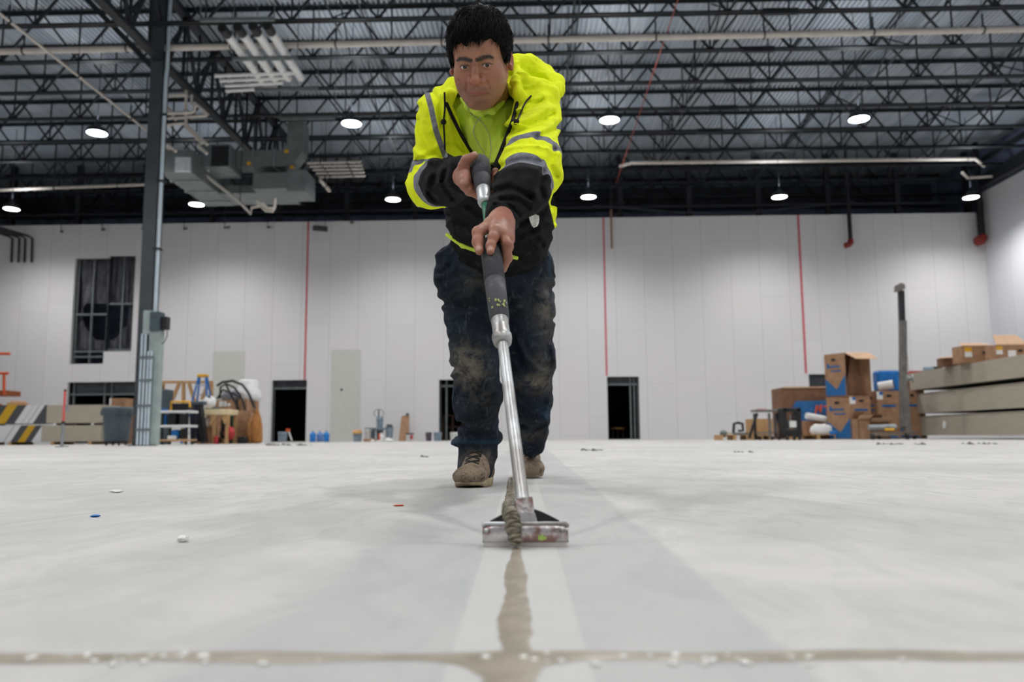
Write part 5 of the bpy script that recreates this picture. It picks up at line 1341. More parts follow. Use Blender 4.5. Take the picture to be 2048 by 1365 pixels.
SOLEM = mat('tan_rubber_sole', c8(182, 166, 132), .7, col2=c8(128, 112, 86), scale=30, bump=.002, bscale=60)
HAIRM = mat('black_hair', c8(12, 10, 11), .55, 0, .2, 90, spec=.18)
BLK = mat('black_cord', c8(14, 14, 16), .7, spec=.3)

# ------------------------------------------------------------------ head (head-local space, face toward +Y)
hs = SDF((-.115, -.15, -.2), (.115, .155, .15), .0021)
hs.ell((0, -.018, .036), (.077, .098, .086), k=.02)
hs.ell((0, .028, -.024), (.0645, .068, .08), k=.035)
hs.ell((0, .02, -.05), (.06, .058, .056), k=.03)
for s_ in (-1, 1):
    hs.ell((s_*.036, .055, -.03), (.03, .03, .032), k=.025)      # cheek
    hs.ell((s_*.0305, .05, -.06), (.026, .03, .03), k=.025)      # jowl
    hs.cap((s_*.0525, .0, -.04), (s_*.022, .066, -.1), .016, .016, k=.035)      # jaw line
    hs.cap((s_*.01, .0895, .0175), (s_*.046, .0745, .02), .0088, .009, k=.012)      # brow ridge
hs.ell((0, .06, -.1), (.027, .026, .02), k=.022)      # chin
hs.ell((0, .045, .05), (.058, .045, .042), k=.03)      # forehead
for s_ in (-1, 1):
    hs.ell((s_*.0315, .1, .0), (.0195, .0165, .0115), k=.01, op='s')      # eye socket
hs.chain([(0, .088, .01), (0, .102, -.014), (0, .1145, -.035)], [.0075, .0098, .0128], k=.008)      # nose
for s_ in (-1, 1):
    hs.ell((s_*.0175, .098, -.0375), (.0088, .0135, .0095), k=.005)
    hs.ell((s_*.0075, .106, -.0475), (.004, .0065, .0035), k=.003, op='s')
hs.cap((0, .097, -.05), (0, .098, -.062), .009, .009, k=.014)      # muzzle
hs.ell((0, .083, -.068), (.03, .02, .022), k=.018)
for s_ in (-1, 1):
    hs.cap((s_*.003, .1, -.0645), (s_*.023, .0895, -.0700), .0046, .0026, k=.004)      # lips, corners pulled down
    hs.cap((s_*.0, .0985, -.0735), (s_*.019, .0895, -.0735), .0058, .0035, k=.005)
    hs.cap((s_*.004, .103, -.0692), (s_*.026, .0915, -.0728), .0011, .0014, k=.003, op='s')
    hs.cap((s_*.0285, .0935, -.043), (s_*.035, .0885, -.068), .0018, .0018, k=.006, op='s')      # nasolabial fold
hs.cap((-.02, .1, -.0835), (.02, .1, -.0835), .003, k=.008, op='s')
for s_ in (-1, 1):      # eyelids
    e = A3((s_*.0315, .0795, -.002))
    hs.ell(e, (.0142, .0142, .0138), k=.006)
    hs.cap(e+A3((-s_*.0122, .0115, -.0008)), e+A3((s_*.0125, .0085, .0)), .0021, k=.002)
    hs.cap(e+A3((-.0092, .0135, .0004)), e+A3((.0092, .0135, .0004)), .0054, k=.0014, op='s', flat=((0, 0, 1), .62))
    hs.cap(e+A3((-.0125, .0125, .0085)), e+A3((.0125, .0125, .0085)), .0022, k=.004, op='s')      # upper lid crease
    hs.cap(e+A3((-s_*.012, .013, -.009)), e+A3((s_*.008, .013, -.0125)), .0016, k=.006, op='s')      # under-eye fold
    hs.cap((s_*.005, .0985, .014), (s_*.0065, .0945, .025), .001, k=.005, op='s')      # frown lines
    # ear
    E_ = A3((s_*.083, -.006, -.004)); rt = Euler((radians(-12), 0, radians(s_*22)))
    hs.ell(E_, (.0075, .0185, .031), k=.006, rot=rt)
    hs.ell(E_+A3((s_*.007, .002, .002)), (.006, .011, .019), k=.004, op='s', rot=rt)
    hs.cap(E_+A3((s_*.004, .012, -.018)), E_+A3((s_*.004, .008, -.026)), .006, .0055, k=.005)
hs.cap((0, -.04, -.04), (0, -.125, -.11), .055, .055, k=.03)      # neck
hs.cap((0, -.0, -.065), (0, -.06, -.09), .036, .045, k=.03)
V, Fq = hs.mesh(); V = relax(V, Fq, 1, .35)
x, y, z = V[:, 0], V[:, 1], V[:, 2]; ax_ = np.abs(x); gs = lambda d, w: np.exp(-(d/w)**2)
fr = (y > .03).astype(float)
brow = fr*np.clip(1.5-segdist(ax_, z, [(.0095, .0165), (.027, .0212), (.042, .0212), (.051, .0165)])/np.interp(ax_, [.01, .02, .045, .052], [.0056, .0064, .005, .0022]), 0, 1)
brow *= np.clip(1.05+.35*vnoise(V, 500, 3), 0, 1)
brow = np.maximum(brow, fr*(y > .07)*.55*np.clip(1.6-segdist(ax_, z, [(0, -.0692), (.012, -.0698), (.0262, -.0735)])/.0011, 0, 1))  # shade of the mouth crease, painted as a dark line
brow = np.maximum(brow, fr*np.clip(1.5-segdist(ax_, z, [(.0175, .0005), (.0235, .0042), (.0315, .0052), (.04, .0035), (.0462, .0)])/.0014, 0, .85))
lip = fr*np.clip(1.4-np.maximum(segdist(ax_, z, [(0, -.066), (.012, -.0675), (.023, -.0705)])/.0042, 0), 0, 1)+fr*np.clip(1.3-segdist(ax_, z, [(0, -.0745), (.017, -.0738)])/.0052, 0, 1)
lip = np.clip(lip, 0, 1)*.75
beard = fr*(.5*gs(segdist(ax_, z, [(.005, -.056), (.02, -.06), (.029, -.075)]), .0055)+.35*gs(np.hypot(ax_/1.6, z+.098), .014)+.16*(z < -.06))
red = fr*(gs(np.hypot(x, z+.036), .018)+.6*gs(np.hypot(ax_-.042, z+.03), .022))+(ax_ > .074)*.9
mole = fr*gs(np.hypot(x-.053, z+.033), .0018)
parts = [(h2w(V), Fq, dict(brow=np.clip(brow+mole, 0, 1), lip=lip, beard=np.clip(beard, 0, 1), red=np.clip(red, 0, 1), grime=np.zeros(len(V)), nail=np.zeros(len(V))))]

# ------------------------------------------------------------------ hands
GR = .0242      # grip radius
def finger(sd, pts, r0, r1, k=.004):
    n = len(pts); rs = [r0+(r1-r0)*i/(n-1) for i in range(n)]
    sd.chain([A3(p) for p in pts], rs, k=.005)
    for i in range(1, n-1): sd.ell(A3(pts[i]), (rs[i]*1.03,)*3, k=.006)
nails = []
def hand_attrs(V):
    g = np.clip(.5+.8*vnoise(V, 55, 5), 0, 1); nl = np.zeros(len(V))
    for p, r in nails: nl = np.maximum(nl, np.clip(1.6-np.linalg.norm((V-A3(p)), axis=1)/r, 0, 1))
    return dict(brow=np.zeros(len(V)), lip=np.zeros(len(V)), beard=np.zeros(len(V)), red=np.clip(.35+.5*vnoise(V, 40, 9), 0, 1), grime=g*.8, nail=nl*.55)
# left hand, on the lower grip
r0 = on_handle(505); a = GR+.0095
LW = A3(WR_L)
c0 = A3(hp(r0, .06, .006, .045))
ls = SDF(np.minimum(LW, A3(hp(r0, -.06, -.05, -.05)))-.09, np.maximum(LW, A3(hp(r0, .1, .08, .09)))+.06, .0019)
mcp = {'i': hp(r0, .028, .012, a+.006), 'm': hp(r0, .022, .031, a-.003), 'r': hp(r0, .03, .041, a-.018), 'p': hp(r0, .04, .044, a-.034)}
wr = Vector(LW)
for k_, q in mcp.items(): ls.cap(wr.lerp(q, .12), q, .019, .0125, k=.02)
mm_ = (Vector(mcp['i'])+Vector(mcp['m'])+Vector(mcp['r']))/3; ls.cap(wr.lerp(mm_, .25), wr.lerp(mm_, .92), .022, .0165, k=.015)
ls.cap(Vector(WR_L)+(Vector(WR_L)-Vector(mcp['m']))*.5+Vector((0, .02, .01)), WR_L, .02, .025, k=.02)
th0 = wr.lerp(Vector(hp(r0, .04, -.02, .03)), .55)
ls.cap(wr, th0, .02, .018, k=.02)
T = [th0, hp(r0, .036, -.026, .033), hp(r0, .007, -.0295, .0265), hp(r0, -.022, -.0275, .0235)]
ls.chain([A3(p) for p in T], [.0165, .0135, .0122, .0098], k=.008)
nails.append((T[3]+HN*.0088+HL*(-.003), .0062))
I_ = [mcp['i'], hp(r0, .0, .006, a+.008), hp(r0, -.02, -.001, a+.001), hp(r0, -.036, -.003, a-.002)]
finger(ls, I_, .0122, .0092); nails.append((I_[3]+HN*.0078, .0058))
finger(ls, [mcp['m'], hp(r0, -.006, .0365, .025), hp(r0, -.022, .036, -.002), hp(r0, -.03, .024, -.028)], .012, .0092)
finger(ls, [mcp['r'], hp(r0, .008, .041, .006), hp(r0, -.002, .031, -.022), hp(r0, -.006, .01, -.034)], .0112, .0088)
finger(ls, [mcp['p'], hp(r0, .028, .04, -.008), hp(r0, .022, .026, -.03), hp(r0, .018, .004, -.034)], .0102, .0082)
for k1, k2 in (('i', 'm'), ('m', 'r')):
    g = (Vector(mcp[k1])+Vector(mcp[k2]))/2+HN*.0115; ls.cap(A3(g), A3(g.lerp(wr+HN*.02, .12)), .0015, .001, k=.004, op='s')
for k_ in mcp: ls.ell(A3(Vector(mcp[k_])+HN*.004), (.0115,)*3, k=.006)
V, Fq = ls.mesh(); V = relax(V, Fq, 3, .4); parts.append((V, Fq, hand_attrs(V)))
# right hand, on the upper grip: palm on the left and below, thumb on top
r1 = on_handle(350); nails.clear()
RW = A3(WR_R)
rsd = SDF(np.minimum(RW, A3(hp(r1, -.08, -.08, -.07)))-.07, np.maximum(RW, A3(hp(r1, .08, .06, .06)))+.05, .0019)
wr = Vector(RW)
mc = [hp(r1, .026-.0195*k_, -.041-.002*k_, .004-.004*k_) for k_ in range(4)]
for q in mc: rsd.cap(wr.lerp(q, .1), q, .019, .0118, k=.02)
rsd.cap(wr+(wr-Vector(mc[1]))*.6, wr, .022, .025, k=.02)
for k_ in range(4):
    s0 = .026-.0195*k_; ln = [1, 1.05, .98, .85][k_]
    finger(rsd, [mc[k_], hp(r1, s0-.006, -.036, -.022), hp(r1, s0-.012, -.008, -.0365), hp(r1, s0-.013, .025*ln, -.028), hp(r1, s0-.012, .038, .0+.012*(ln-1))], .0116-.0007*(k_ == 3), .0088)
T = [wr.lerp(Vector(hp(r1, .025, -.042, .012)), .6), hp(r1, .026, -.044, .014), hp(r1, .031, -.036, .028), hp(r1, .036, -.014, .0372)]
rsd.chain([A3(p) for p in T], [.018, .0142, .0128, .0102], k=.007); nails.append((T[3]+HN*.0085+HL*.002, .0062))
for k_ in mc: rsd.ell(A3(k_), (.0118,)*3, k=.006)
V, Fq = rsd.mesh(); V = relax(V, Fq, 3, .4); parts.append((V, Fq, hand_attrs(V)))
# rest of the body, inside the clothes
bs = SDF((-.42, 2.0, .05), (.16, 3.65, 1.3), .012)
bs.chain([A3(p)+A3((0, .03, .02)) for p in (NECK, CHEST, BELLY, PELV)], [.05, .065, .07, .08], k=.03, flat=((1, 0, 0), 1.25))
for a_, b__, c_ in ((SH_R, EL_R, WR_R), (SH_L, EL_L, WR_L)):
    bs.chain([A3(p) for p in (CHEST, a_, b__, c_)], [.035, .032, .03, .022], k=.02)
for a_, b__, c_ in ((HIP_R, KN_R, AN_R), (HIP_L, KN_L, AN_L)):
    bs.chain([A3(p) for p in (PELV, a_, b__, c_)], [.09, .07, .045, .02], k=.04)
bs.cap(A3(NECK)+A3((0, .03, .02)), h2w((0, -.11, -.1)), .045, .045, k=.02)
V, Fq = bs.mesh(); z0_ = np.zeros(len(V)); parts.append((V, Fq, dict(brow=z0_, lip=z0_, beard=z0_, red=z0_, grime=z0_, nail=z0_)))
o_ = 0; VV = []; FF = []; AA = {k_: [] for k_ in parts[0][2]}
for v_, f_, at_ in parts:
    VV.append(v_); FF.append(f_+o_); o_ += len(v_)
    for k_ in AA: AA[k_].append(at_[k_])
BODY = sdf_obj('body', np.concatenate(VV), np.concatenate(FF), SKIN, PERSON, {k_: np.concatenate(v_) for k_, v_ in AA.items()})

# eyes
EW = mat('eye_white', c8(206, 198, 192), .25, spec=.5); IR = mat('dark_iris', c8(34, 20, 14), .15, spec=.6); PU = mat('pupil', c8(4, 4, 4), .1)
for s_ in (-1, 1):
    c = Vector(h2w((s_*.0315, .0795, -.002))); g = (Vector((0, 0, CAM_H+.0))-c).normalized(); Rr = .0126
    q = MB(); an = [0, .18, .19, .47, .5, .7, 1.1, 1.6, 2.2, pi]; Vv = []
    R_ = Vector((0, 0, 1)).rotation_difference(g).to_matrix(); n = 24
    for i in range(len(an)-1):
        mm = PU if i < 2 else (IR if i < 4 else EW)
        ring = lambda a_: [c+R_ @ Vector((sin(a_)*cos(2*pi*k/n), sin(a_)*sin(2*pi*k/n), cos(a_)))*Rr for k in range(n)]
        A_, B_ = ring(an[i]), ring(an[i+1]); q.add(A_+B_, [(k, n+k, n+(k+1) % n, (k+1) % n) for k in range(n)], mm, True)
    q.build('eye', PERSON, True)

# hair: shell plus strands
hr = SDF((-.13, -.16, -.12), (.13, .14, .19), .003)
hr.ell((0, -.015, .041), (.0895, .1105, .1005), k=.02)
def haircut(f, p):
    x, y, z = p[..., 0], p[..., 1], p[..., 2]
    zl = np.interp(y, [-.2, -.045, -.02, .0, .012, .03, .05, .07, .2], [-.09, -.08, -.025, .012, -.02, -.012, .04, .064, .066])
    zl = zl - .034*np.exp(-((x-.027)/.014)**2)*(y > .04) + .004*np.sin(x*170+1)*(y > .05) + .006*np.sin(x*260)*(y > .05) + .004*vnoise(p, 110, 4)
    f = smax(f, (zl-z)*.8, .006)
    f = smax(f, -(np.sqrt(((np.abs(x)-.09)/.03)**2+((y+.004)/.024)**2+((z+.004)/.036)**2)-1)*.02, .005)
    d = vnoise(p, 60, 2)*.0012+vnoise(p, 28, 8)*.0015
    return f+d*(np.abs(f) < .02)
hr.full(haircut); V, Fq = hr.mesh()
HAIR = sdf_obj('hair', h2w(V), Fq, HAIRM, PERSON)
rg = np.random.default_rng(3); SV = []; SF = []
def strand(pts, r):
    o = len(SV); n = len(pts)
    for i, p in enumerate(pts):
        t = pts[min(i+1, n-1)]-pts[max(i-1, 0)]; t = t/(np.linalg.norm(t)+1e-9); u = np.cross(t, [.3, .5, .8]); u /= np.linalg.norm(u)+1e-9; w = np.cross(t, u)
        rr = r*(1-(i/(n-1))**2*.92)
        for k in range(3): th = 2*pi*k/3; SV.append(p+(u*cos(th)+w*sin(th))*rr)
    for i in range(n-1):
        for k in range(3): a_ = o+i*3+k; b_ = o+i*3+(k+1) % 3; SF.append((a_, b_, b_+3, a_+3))
cen = A3((0, -.015, .041)); rad = A3((.0905, .112, .102))
crown = A3((-.012, -.055, .145))
for k in range(9500):
    d = rg.normal(size=3); d /= np.linalg.norm(d)
    p = cen+d*rad*(.985+.035*max(0, d[2]))
    if d[2] < -.5 or p[2] < np.interp(p[1], [-.2, -.045, -.02, .0, .012, .03, .05, .07, .2], [-.08, -.07, -.02, .016, -.004, .002, .05, .074, .076]): continue
    if abs(p[0]) > .07 and abs(p[1]+.004) < .024 and p[2] < .03: continue
    fl = p-crown; fl = fl/(np.linalg.norm(fl)+1e-6)
    cl = np.array([vnoise(p[None], 38, 21)[0], vnoise(p[None], 38, 22)[0], vnoise(p[None], 38, 23)[0]])
    fl = fl*.7+A3((0, .55, 0))*max(0, d[2])+A3((0, 0, -.8))*(1-max(0, d[2]))+cl*.75+rg.normal(size=3)*.12
    pts = [p]; L_ = rg.uniform(.022, .042)*(1.0 if d[2] > .25 else .62); lift = rg.uniform(.0, .05)+.055*(rg.random() < .12)*(d[2] > -.1)
    for i in range(5):
        nrm = (pts[-1]-cen)/rad**2; nrm /= np.linalg.norm(nrm); dt = fl-nrm*(fl @ nrm); q = pts[-1]+dt/(np.linalg.norm(dt)+1e-6)*L_/5
        dd = (q-cen)/rad; q = cen+dd/np.linalg.norm(dd)*rad*(.99+.035*max(0, d[2])+lift*sin(pi*(i+1)/5.5)); pts.append(q)
    strand(pts, rg.uniform(.0006, .0012))
clx = [(-.05, .2), (-.036, -.3), (-.022, .3), (-.01, .5), (.004, -.2), (.016, .25), (.026, .05), (.034, -.1), (.046, .35), (.058, .2)]
for k in range(620):      # fringe locks
    cx_, lean = clx[int(rg.integers(len(clx)))]; x0 = cx_+rg.normal()*.0055; lock = .012 < cx_ < .04
    yy = -.015+.1125*math.sqrt(max(0, 1-(.04/.104)**2-(x0/.09)**2)); p = A3((x0, yy, .08+rg.uniform(-.012, .01))); L_ = rg.uniform(.02, .034)*(1.6 if lock else 1); pts = [p]
    for i in range(6):
        u = (i+1)/6; pts.append(pts[-1]+A3((lean*.3+(cx_-x0)*18*u, .16-.22*u, -.9))*L_/6)
    strand(pts, .0011)
for s_ in (-1, 1):
    for k in range(330):
        y_ = rg.uniform(-.0, .062); z_ = rg.uniform(-.0, .05) if y_ < .03 else rg.uniform(.03+(y_-.03)*1.0, .075); p = A3((s_*(.0915*math.sqrt(max(.05, 1-((y_+.015)/.112)**2-((z_-.041)/.102)**2))), y_, z_)); pts = [p]; L_ = rg.uniform(.012, .022)
        for i in range(4): pts.append(pts[-1]+A3((s_*.04, .25+rg.normal()*.1, -.95))*L_/4)
        strand(pts, .0011)
mesh_obj('hair_strands', [Vector(h2w(v))-PERSON.location for v in SV], SF, HAIRM, None, HAIR, smooth=True)

# ------------------------------------------------------------------ jacket
XD = (1, 0, 0)
js = SDF((-.47, 1.85, .62), (.17, 3.12, 1.46), .0042)
js.chain([A3(P(986, 178, 2.42)), A3(P(976, 240, 2.44)), A3(P(984, 330, 2.57)), A3(P(1000, 420, 2.76)), A3(P(1002, 474, 2.86))], [.062, .105, .128, .138, .142], k=.05, flat=(XD, 1.28))
js.cap(A3(P(1003, 480, 2.87)), A3(P(1003, 492, 2.885)), .134, .13, k=.012, flat=(XD, 1.3))
# shoulders and sleeves
js.chain([A3(P(950, 205, 2.42)), A3(P(884, 232, 2.40)), A3(EL_R)], [.06, .066, .064], k=.05)
js.chain([A3(EL_R), A3(P(893, 362, 2.26)), A3(WR_R)], [.068, .062, .047], k=.03)
js.chain([A3(P(1010, 205, 2.42)), A3(P(1064, 226, 2.35)), A3(EL_L)], [.062, .076, .075], k=.05)
js.chain([A3(EL_L), A3(P(1040, 385, 1.97)), A3(P(1014, 418, 1.91))], [.076, .066, .05], k=.03)
js.cap(A3(P(1012, 420, 1.905)), A3(WR_L), .043, .0385, k=.008)
# hood and collar
js.chain([A3(P(1030, 135, 2.40)), A3(P(1062, 152, 2.46)), A3(P(1092, 178, 2.44))], [.035, .045, .038], k=.03)
hood = [P(1026, 122, 2.34), P(1060, 126, 2.43), P(1096, 141, 2.47), P(1117, 162, 2.44), P(1118, 181, 2.38), P(1100, 186, 2.32), P(1068, 172, 2.29), P(1040, 152, 2.29), P(1026, 122, 2.34)]
js.chain([A3(p) for p in (P(1040, 172, 2.35), P(1075, 182, 2.38), P(1100, 188, 2.41))], [.034, .036, .024], k=.03)
js.chain([A3(p) for p in hood], [.012]*9, k=.026)
js.ell(A3(P(1077, 152, 2.385)), (.042, .052, .026), k=.012, op='s', rot=Euler((radians(-12), radians(24), 0)))
js.chain([A3(p) for p in (P(1030, 160, 2.26), P(1036, 190, 2.24), P(1030, 218, 2.27), P(1018, 250, 2.33))], [.014, .015, .013, .01], k=.02)
coll = [P(1000, 150, 2.42), P(935, 162, 2.42), P(905, 168, 2.36), P(899, 192, 2.31), P(904, 222, 2.32), P(922, 262, 2.36)]
js.chain([A3(p) for p in coll], [.018, .016, .013, .014, .014, .011], k=.022)
# the open front
OPEN = [(912, 188), (960, 160), (1012, 176), (1030, 200), (1018, 262), (994, 328), (976, 338), (955, 316), (925, 268), (903, 214)]
def cut_open(f, p):
    m_ = f < .02; q = p[m_]; px_, py_ = project(q); d = polysd(px_, py_, OPEN)/700.
    d = np.maximum(d, (q[:, 1]-(2.44+(1.25-q[:, 2])*.62))*.8)      # only the front layer
    f = f.copy(); f[m_] = smax(f[m_], -d, .008); return f
js.full(cut_open)
# space for head and neck
js.apply(lambda p: np.linalg.norm(p-h2w((0, -.02, -.04)), axis=-1)-.1, h2w((0, 0, 0))-.12, h2w((0, 0, 0))+.12, .012, 's')
js.cap(h2w((0, .03, -.06)), h2w((0, .02, -.13)), .075, .06, k=.012, op='s')
creases(js, [
    ([(1000, 262), (1040, 262), (1085, 245), (1104, 228)], 8, .009), ([(1005, 250), (1050, 238), (1100, 215)], 8, -.008),
    ([(1030, 235), (1060, 215), (1085, 200)], 6, .008), ([(1075, 275), (1105, 262), (1122, 250)], 6, .008), ([(1108, 300), (1098, 330), (1112, 352)], 7, .009),
    ([(1000, 335), (1040, 320), (1080, 325)], 7, .006), ([(1088, 342), (1078, 372), (1085, 395)], 7, .009), ([(985, 385), (1020, 375), (1060, 395)], 7, .008), ([(1000, 400), (1035, 398), (1058, 415)], 5, .007), ([(990, 410), (1015, 408), (1040, 432)], 3.5, .006),
    ([(838, 215), (842, 260), (862, 300), (890, 325)], 7, .009), ([(850, 250), (872, 300), (896, 318)], 5, .005), ([(828, 300), (850, 318), (875, 322)], 7, -.006), ([(835, 322), (860, 312), (885, 300)], 6, .008),
    ([(870, 355), (858, 385), (870, 400)], 6, .008), ([(895, 335), (885, 365), (905, 395)], 6, .008), ([(860, 180), (880, 205), (885, 250)], 6, .007), ([(905, 230), (912, 280), (935, 310)], 6, .006), ([(918, 260), (930, 300), (950, 322)], 4, -.004),
    ([(900, 430), (940, 450), (990, 455)], 8, .006), ([(1040, 445), (1080, 430), (1108, 400)], 9, .009), ([(1045, 480), (1080, 462), (1112, 452)], 6, -.006), ([(930, 420), (960, 440)], 7, -.006), ([(1060, 455), (1085, 490)], 5, .006),
    ([(1034, 214), (1052, 205), (1080, 203)], 4, .005)])
def wr_(f, p):
    m_ = np.abs(f) < .03; q = p[m_]; f = f.copy()
    f[m_] += vnoise(q*np.array([1, .7, 1.6]), 17, 3)*.003+vnoise(q, 38, 6)*.0014-.0065*(1-np.abs(vnoise(q*np.array([1.3, .7, 2.1]), 10, 31)))**5; return f
js.full(wr_)
V, Fq = js.mesh(); V = relax(V, Fq, 1, .4); px_, py_ = project(V)
def axis(V, pts):
    best = np.full(len(V), 1e9); s_ = np.zeros(len(V)); L0 = 0
    for a_, b_ in zip(pts[:-1], pts[1:]):
        a_, b_ = A3(a_), A3(b_); ab = b_-a_; L_ = np.linalg.norm(ab); t = ((V-a_) @ ab)/L_**2; tc = np.clip(t, 0, 1)
        d = np.linalg.norm(V-a_-tc[:, None]*ab, axis=1); m_ = d < best; s_ = np.where(m_, L0+t*L_, s_); best = np.minimum(best, d); L0 += L_
    return best, s_
dR, sR = axis(V, [P(890, 205, 2.39), EL_R, WR_R]); dL, sL = axis(V, [P(1072, 205, 2.34), EL_L, P(1014, 418, 1.91), WR_L]); dT, _ = axis(V, [P(986, 178, 2.42), P(984, 330, 2.60), P(1002, 474, 2.86)])
armR = (dR < .1) & (dR < dT*.82) & (sR > .08); armL = (dL < .11) & (dL < dT*.82) & (sL > .08)
LR1 = float((EL_R-P(890, 205, 2.39)).length); LL1 = float((EL_L-P(1072, 205, 2.34)).length)
black = -np.ones(len(V)); silver = -np.ones(len(V))
# torso: black lower front, yellow side panel at the right
tb = -polysd(px_, py_, [(700, 322), (1000, 322), (1075, 352), (1096, 400), (1106, 440), (1113, 475), (1100, 600), (700, 600)])/650.
black = np.where(~armR & ~armL, tb, black)
black = np.where(armL, sL-(LL1+.118), black); black = np.where(armR, sR-(LR1+.112), black)
band = lambda s_, c_, w: w/2-np.abs(s_-c_)
silver = np.where(armL, np.maximum(band(sL, LL1-.035, .05), band(sL, LL1+.095, .048)), silver)
silver = np.where(armR, np.maximum(band(sR, LR1-.045, .042), band(sR, LR1+.088, .05)), silver)
vb = (5.5-segdist(px_, py_, [(853, 182), (862, 215), (872, 262), (890, 312)]))/740.; silver = np.where(~armL & (px_ < 900) & (py_ < 316) & (V[:, 1] < 2.5), np.maximum(silver, vb), silver)
JACKET = sdf_obj('hooded_jacket', V, Fq, JKM, PERSON, dict(black=black, silver=silver))
JACKET['label'] = 'yellow and black hooded jacket with grey bands'
def on_surf(sd, pl, off=.002, y0=1.6, y1=3.2):
    out = []; last = None
    for (x0, y0_), (x1, y1_) in zip(pl[:-1], pl[1:]):
        n = max(2, int(math.hypot(x1-x0, y1_-y0_)/4))
        for k in range(n):
            h_ = sd.hit(x0+(x1-x0)*k/n, y0_+(y1_-y0_)*k/n, y0, y1, off)
            if h_ is None: continue
            if last is not None and abs(h_.y-last) > .05: h_ = atY(x0+(x1-x0)*k/n, y0_+(y1_-y0_)*k/n, last)
            out.append(h_); last = h_.y
    for _ in range(3): out = [out[0]]+[(out[i-1]+out[i]*2+out[i+1])/4 for i in range(1, len(out)-1)]+[out[-1]]
    return out
for pl in ([(893, 207), (905, 235), (925, 275), (952, 318), (968, 338)], [(1034, 206), (1026, 240), (1012, 275), (998, 312), (988, 335)]):
    q = MB(); pts = on_surf(js, pl, .005); q.tube(pts, .0055, BLK, 6)
    for i in range(0, len(pts)-1):
        for f_ in (.0, .5): c = pts[i].lerp(pts[i+1], f_)+Vector((0, -.006, 0)); q.box(c-Vector((.004, .002, .0012)), c+Vector((.004, .002, .0012)), BLK)
    q.build('zipper', JACKET, True)
for pl, kn in (([(889, 185), (890, 215), (887, 245), (889, 275), (890, 305)], (887, 244)), ([(1062, 192), (1050, 205), (1043, 222), (1034, 243)], (1033, 244))):
    q = MB(); pts = on_surf(js, pl, .010); q.tube(pts, .0028, BLK, 6); k_ = js.hit(*kn, 1.8, 3, .008)
    q.lathe(k_, [(0, -.009), (.007, -.006), (.0085, 0), (.007, .006), (0, .009)], BLK, 10); q.build('drawstring', JACKET, True)
pts = on_surf(js, [(1044, 470), (1062, 478), (1082, 500)], .0015); MB().tube(pts, .0016, BLK, 5).build('pocket_seam', JACKET, True)

# t-shirt
ts = SDF((-.32, 2.05, .68), (.12, 3.05, 1.34), .005)
ts.chain([A3(P(968, 256, 2.36)), A3(P(976, 282, 2.45)), A3(P(984, 330, 2.585)), A3(P(1000, 420, 2.76)), A3(P(1002, 484, 2.87))], [.058, .074, .09, .115, .126], k=.04, flat=(XD, 1.05))
ts.chain([A3(P(914, 226, 2.41)), A3(P(975, 245, 2.38)), A3(P(1016, 232, 2.41))], [.05, .055, .05], k=.03)
ts.chain([A3(P(924, 198, 2.32)), A3(P(936, 214, 2.295)), A3(P(957, 226, 2.28)), A3(P(985, 223, 2.285)), A3(P(1005, 204, 2.31))], [.0085]*5, k=.014)
ts.chain([A3(P(894, 470, 2.785)), A3(P(925, 492, 2.745)), A3(P(968, 507, 2.735)), A3(P(1034, 516, 2.745))], [.0075]*4, k=.01)
creases(ts, [([(955, 235), (962, 270), (972, 310)], 6, .004), ([(985, 240), (978, 275), (972, 310)], 5, -.004), ([(938, 216), (958, 230), (985, 227), (999, 212)], 2.2, .0035), ([(998, 250), (990, 290)], 4, .004)])
V, Fq = ts.mesh(); sdf_obj('t_shirt', relax(V, Fq, 1, .4), Fq, TEE, PERSON)['label'] = 'yellow-green t-shirt'
# earphone cable
q = MB()
for pl in ([(992, 175), (994, 200), (975, 225), (955, 240), (945, 262), (955, 285), (968, 305), (975, 325)], [(930, 205), (942, 228), (965, 245), (980, 270), (983, 300), (978, 325)]):
    q.tube(on_surf(ts, pl, .004), .0011, mat('pale_cable', c8(170, 176, 160), .5), 5)
q.build('earphone_cable', PERSON, True)
# paper rag in the pocket
c = js.hit(1072, 438, 1.9, 3.2, .01); c = atY(1069, 439, c.y-.02); rs = random.Random(4); q = MB(); Vv = [c]; n = 11
for k in range(n):
    th = 2*pi*k/n; r = rs.uniform(.017, .027); Vv.append(c+Vector((cos(th)*r*.85, rs.uniform(-.008, .008), sin(th)*r)))
q.add(Vv+[v+Vector((0, .012, 0)) for v in Vv], [(0, k+1, (k+1) % n+1) for k in range(n)]+[(k+1, n+2+k, n+2+(k+1) % n, (k+1) % n+1) for k in range(n)], M['paper'])
tag(q.build('rag', origin=c), 'crumpled white rag sticking out of the black jacket pocket', 'rag')

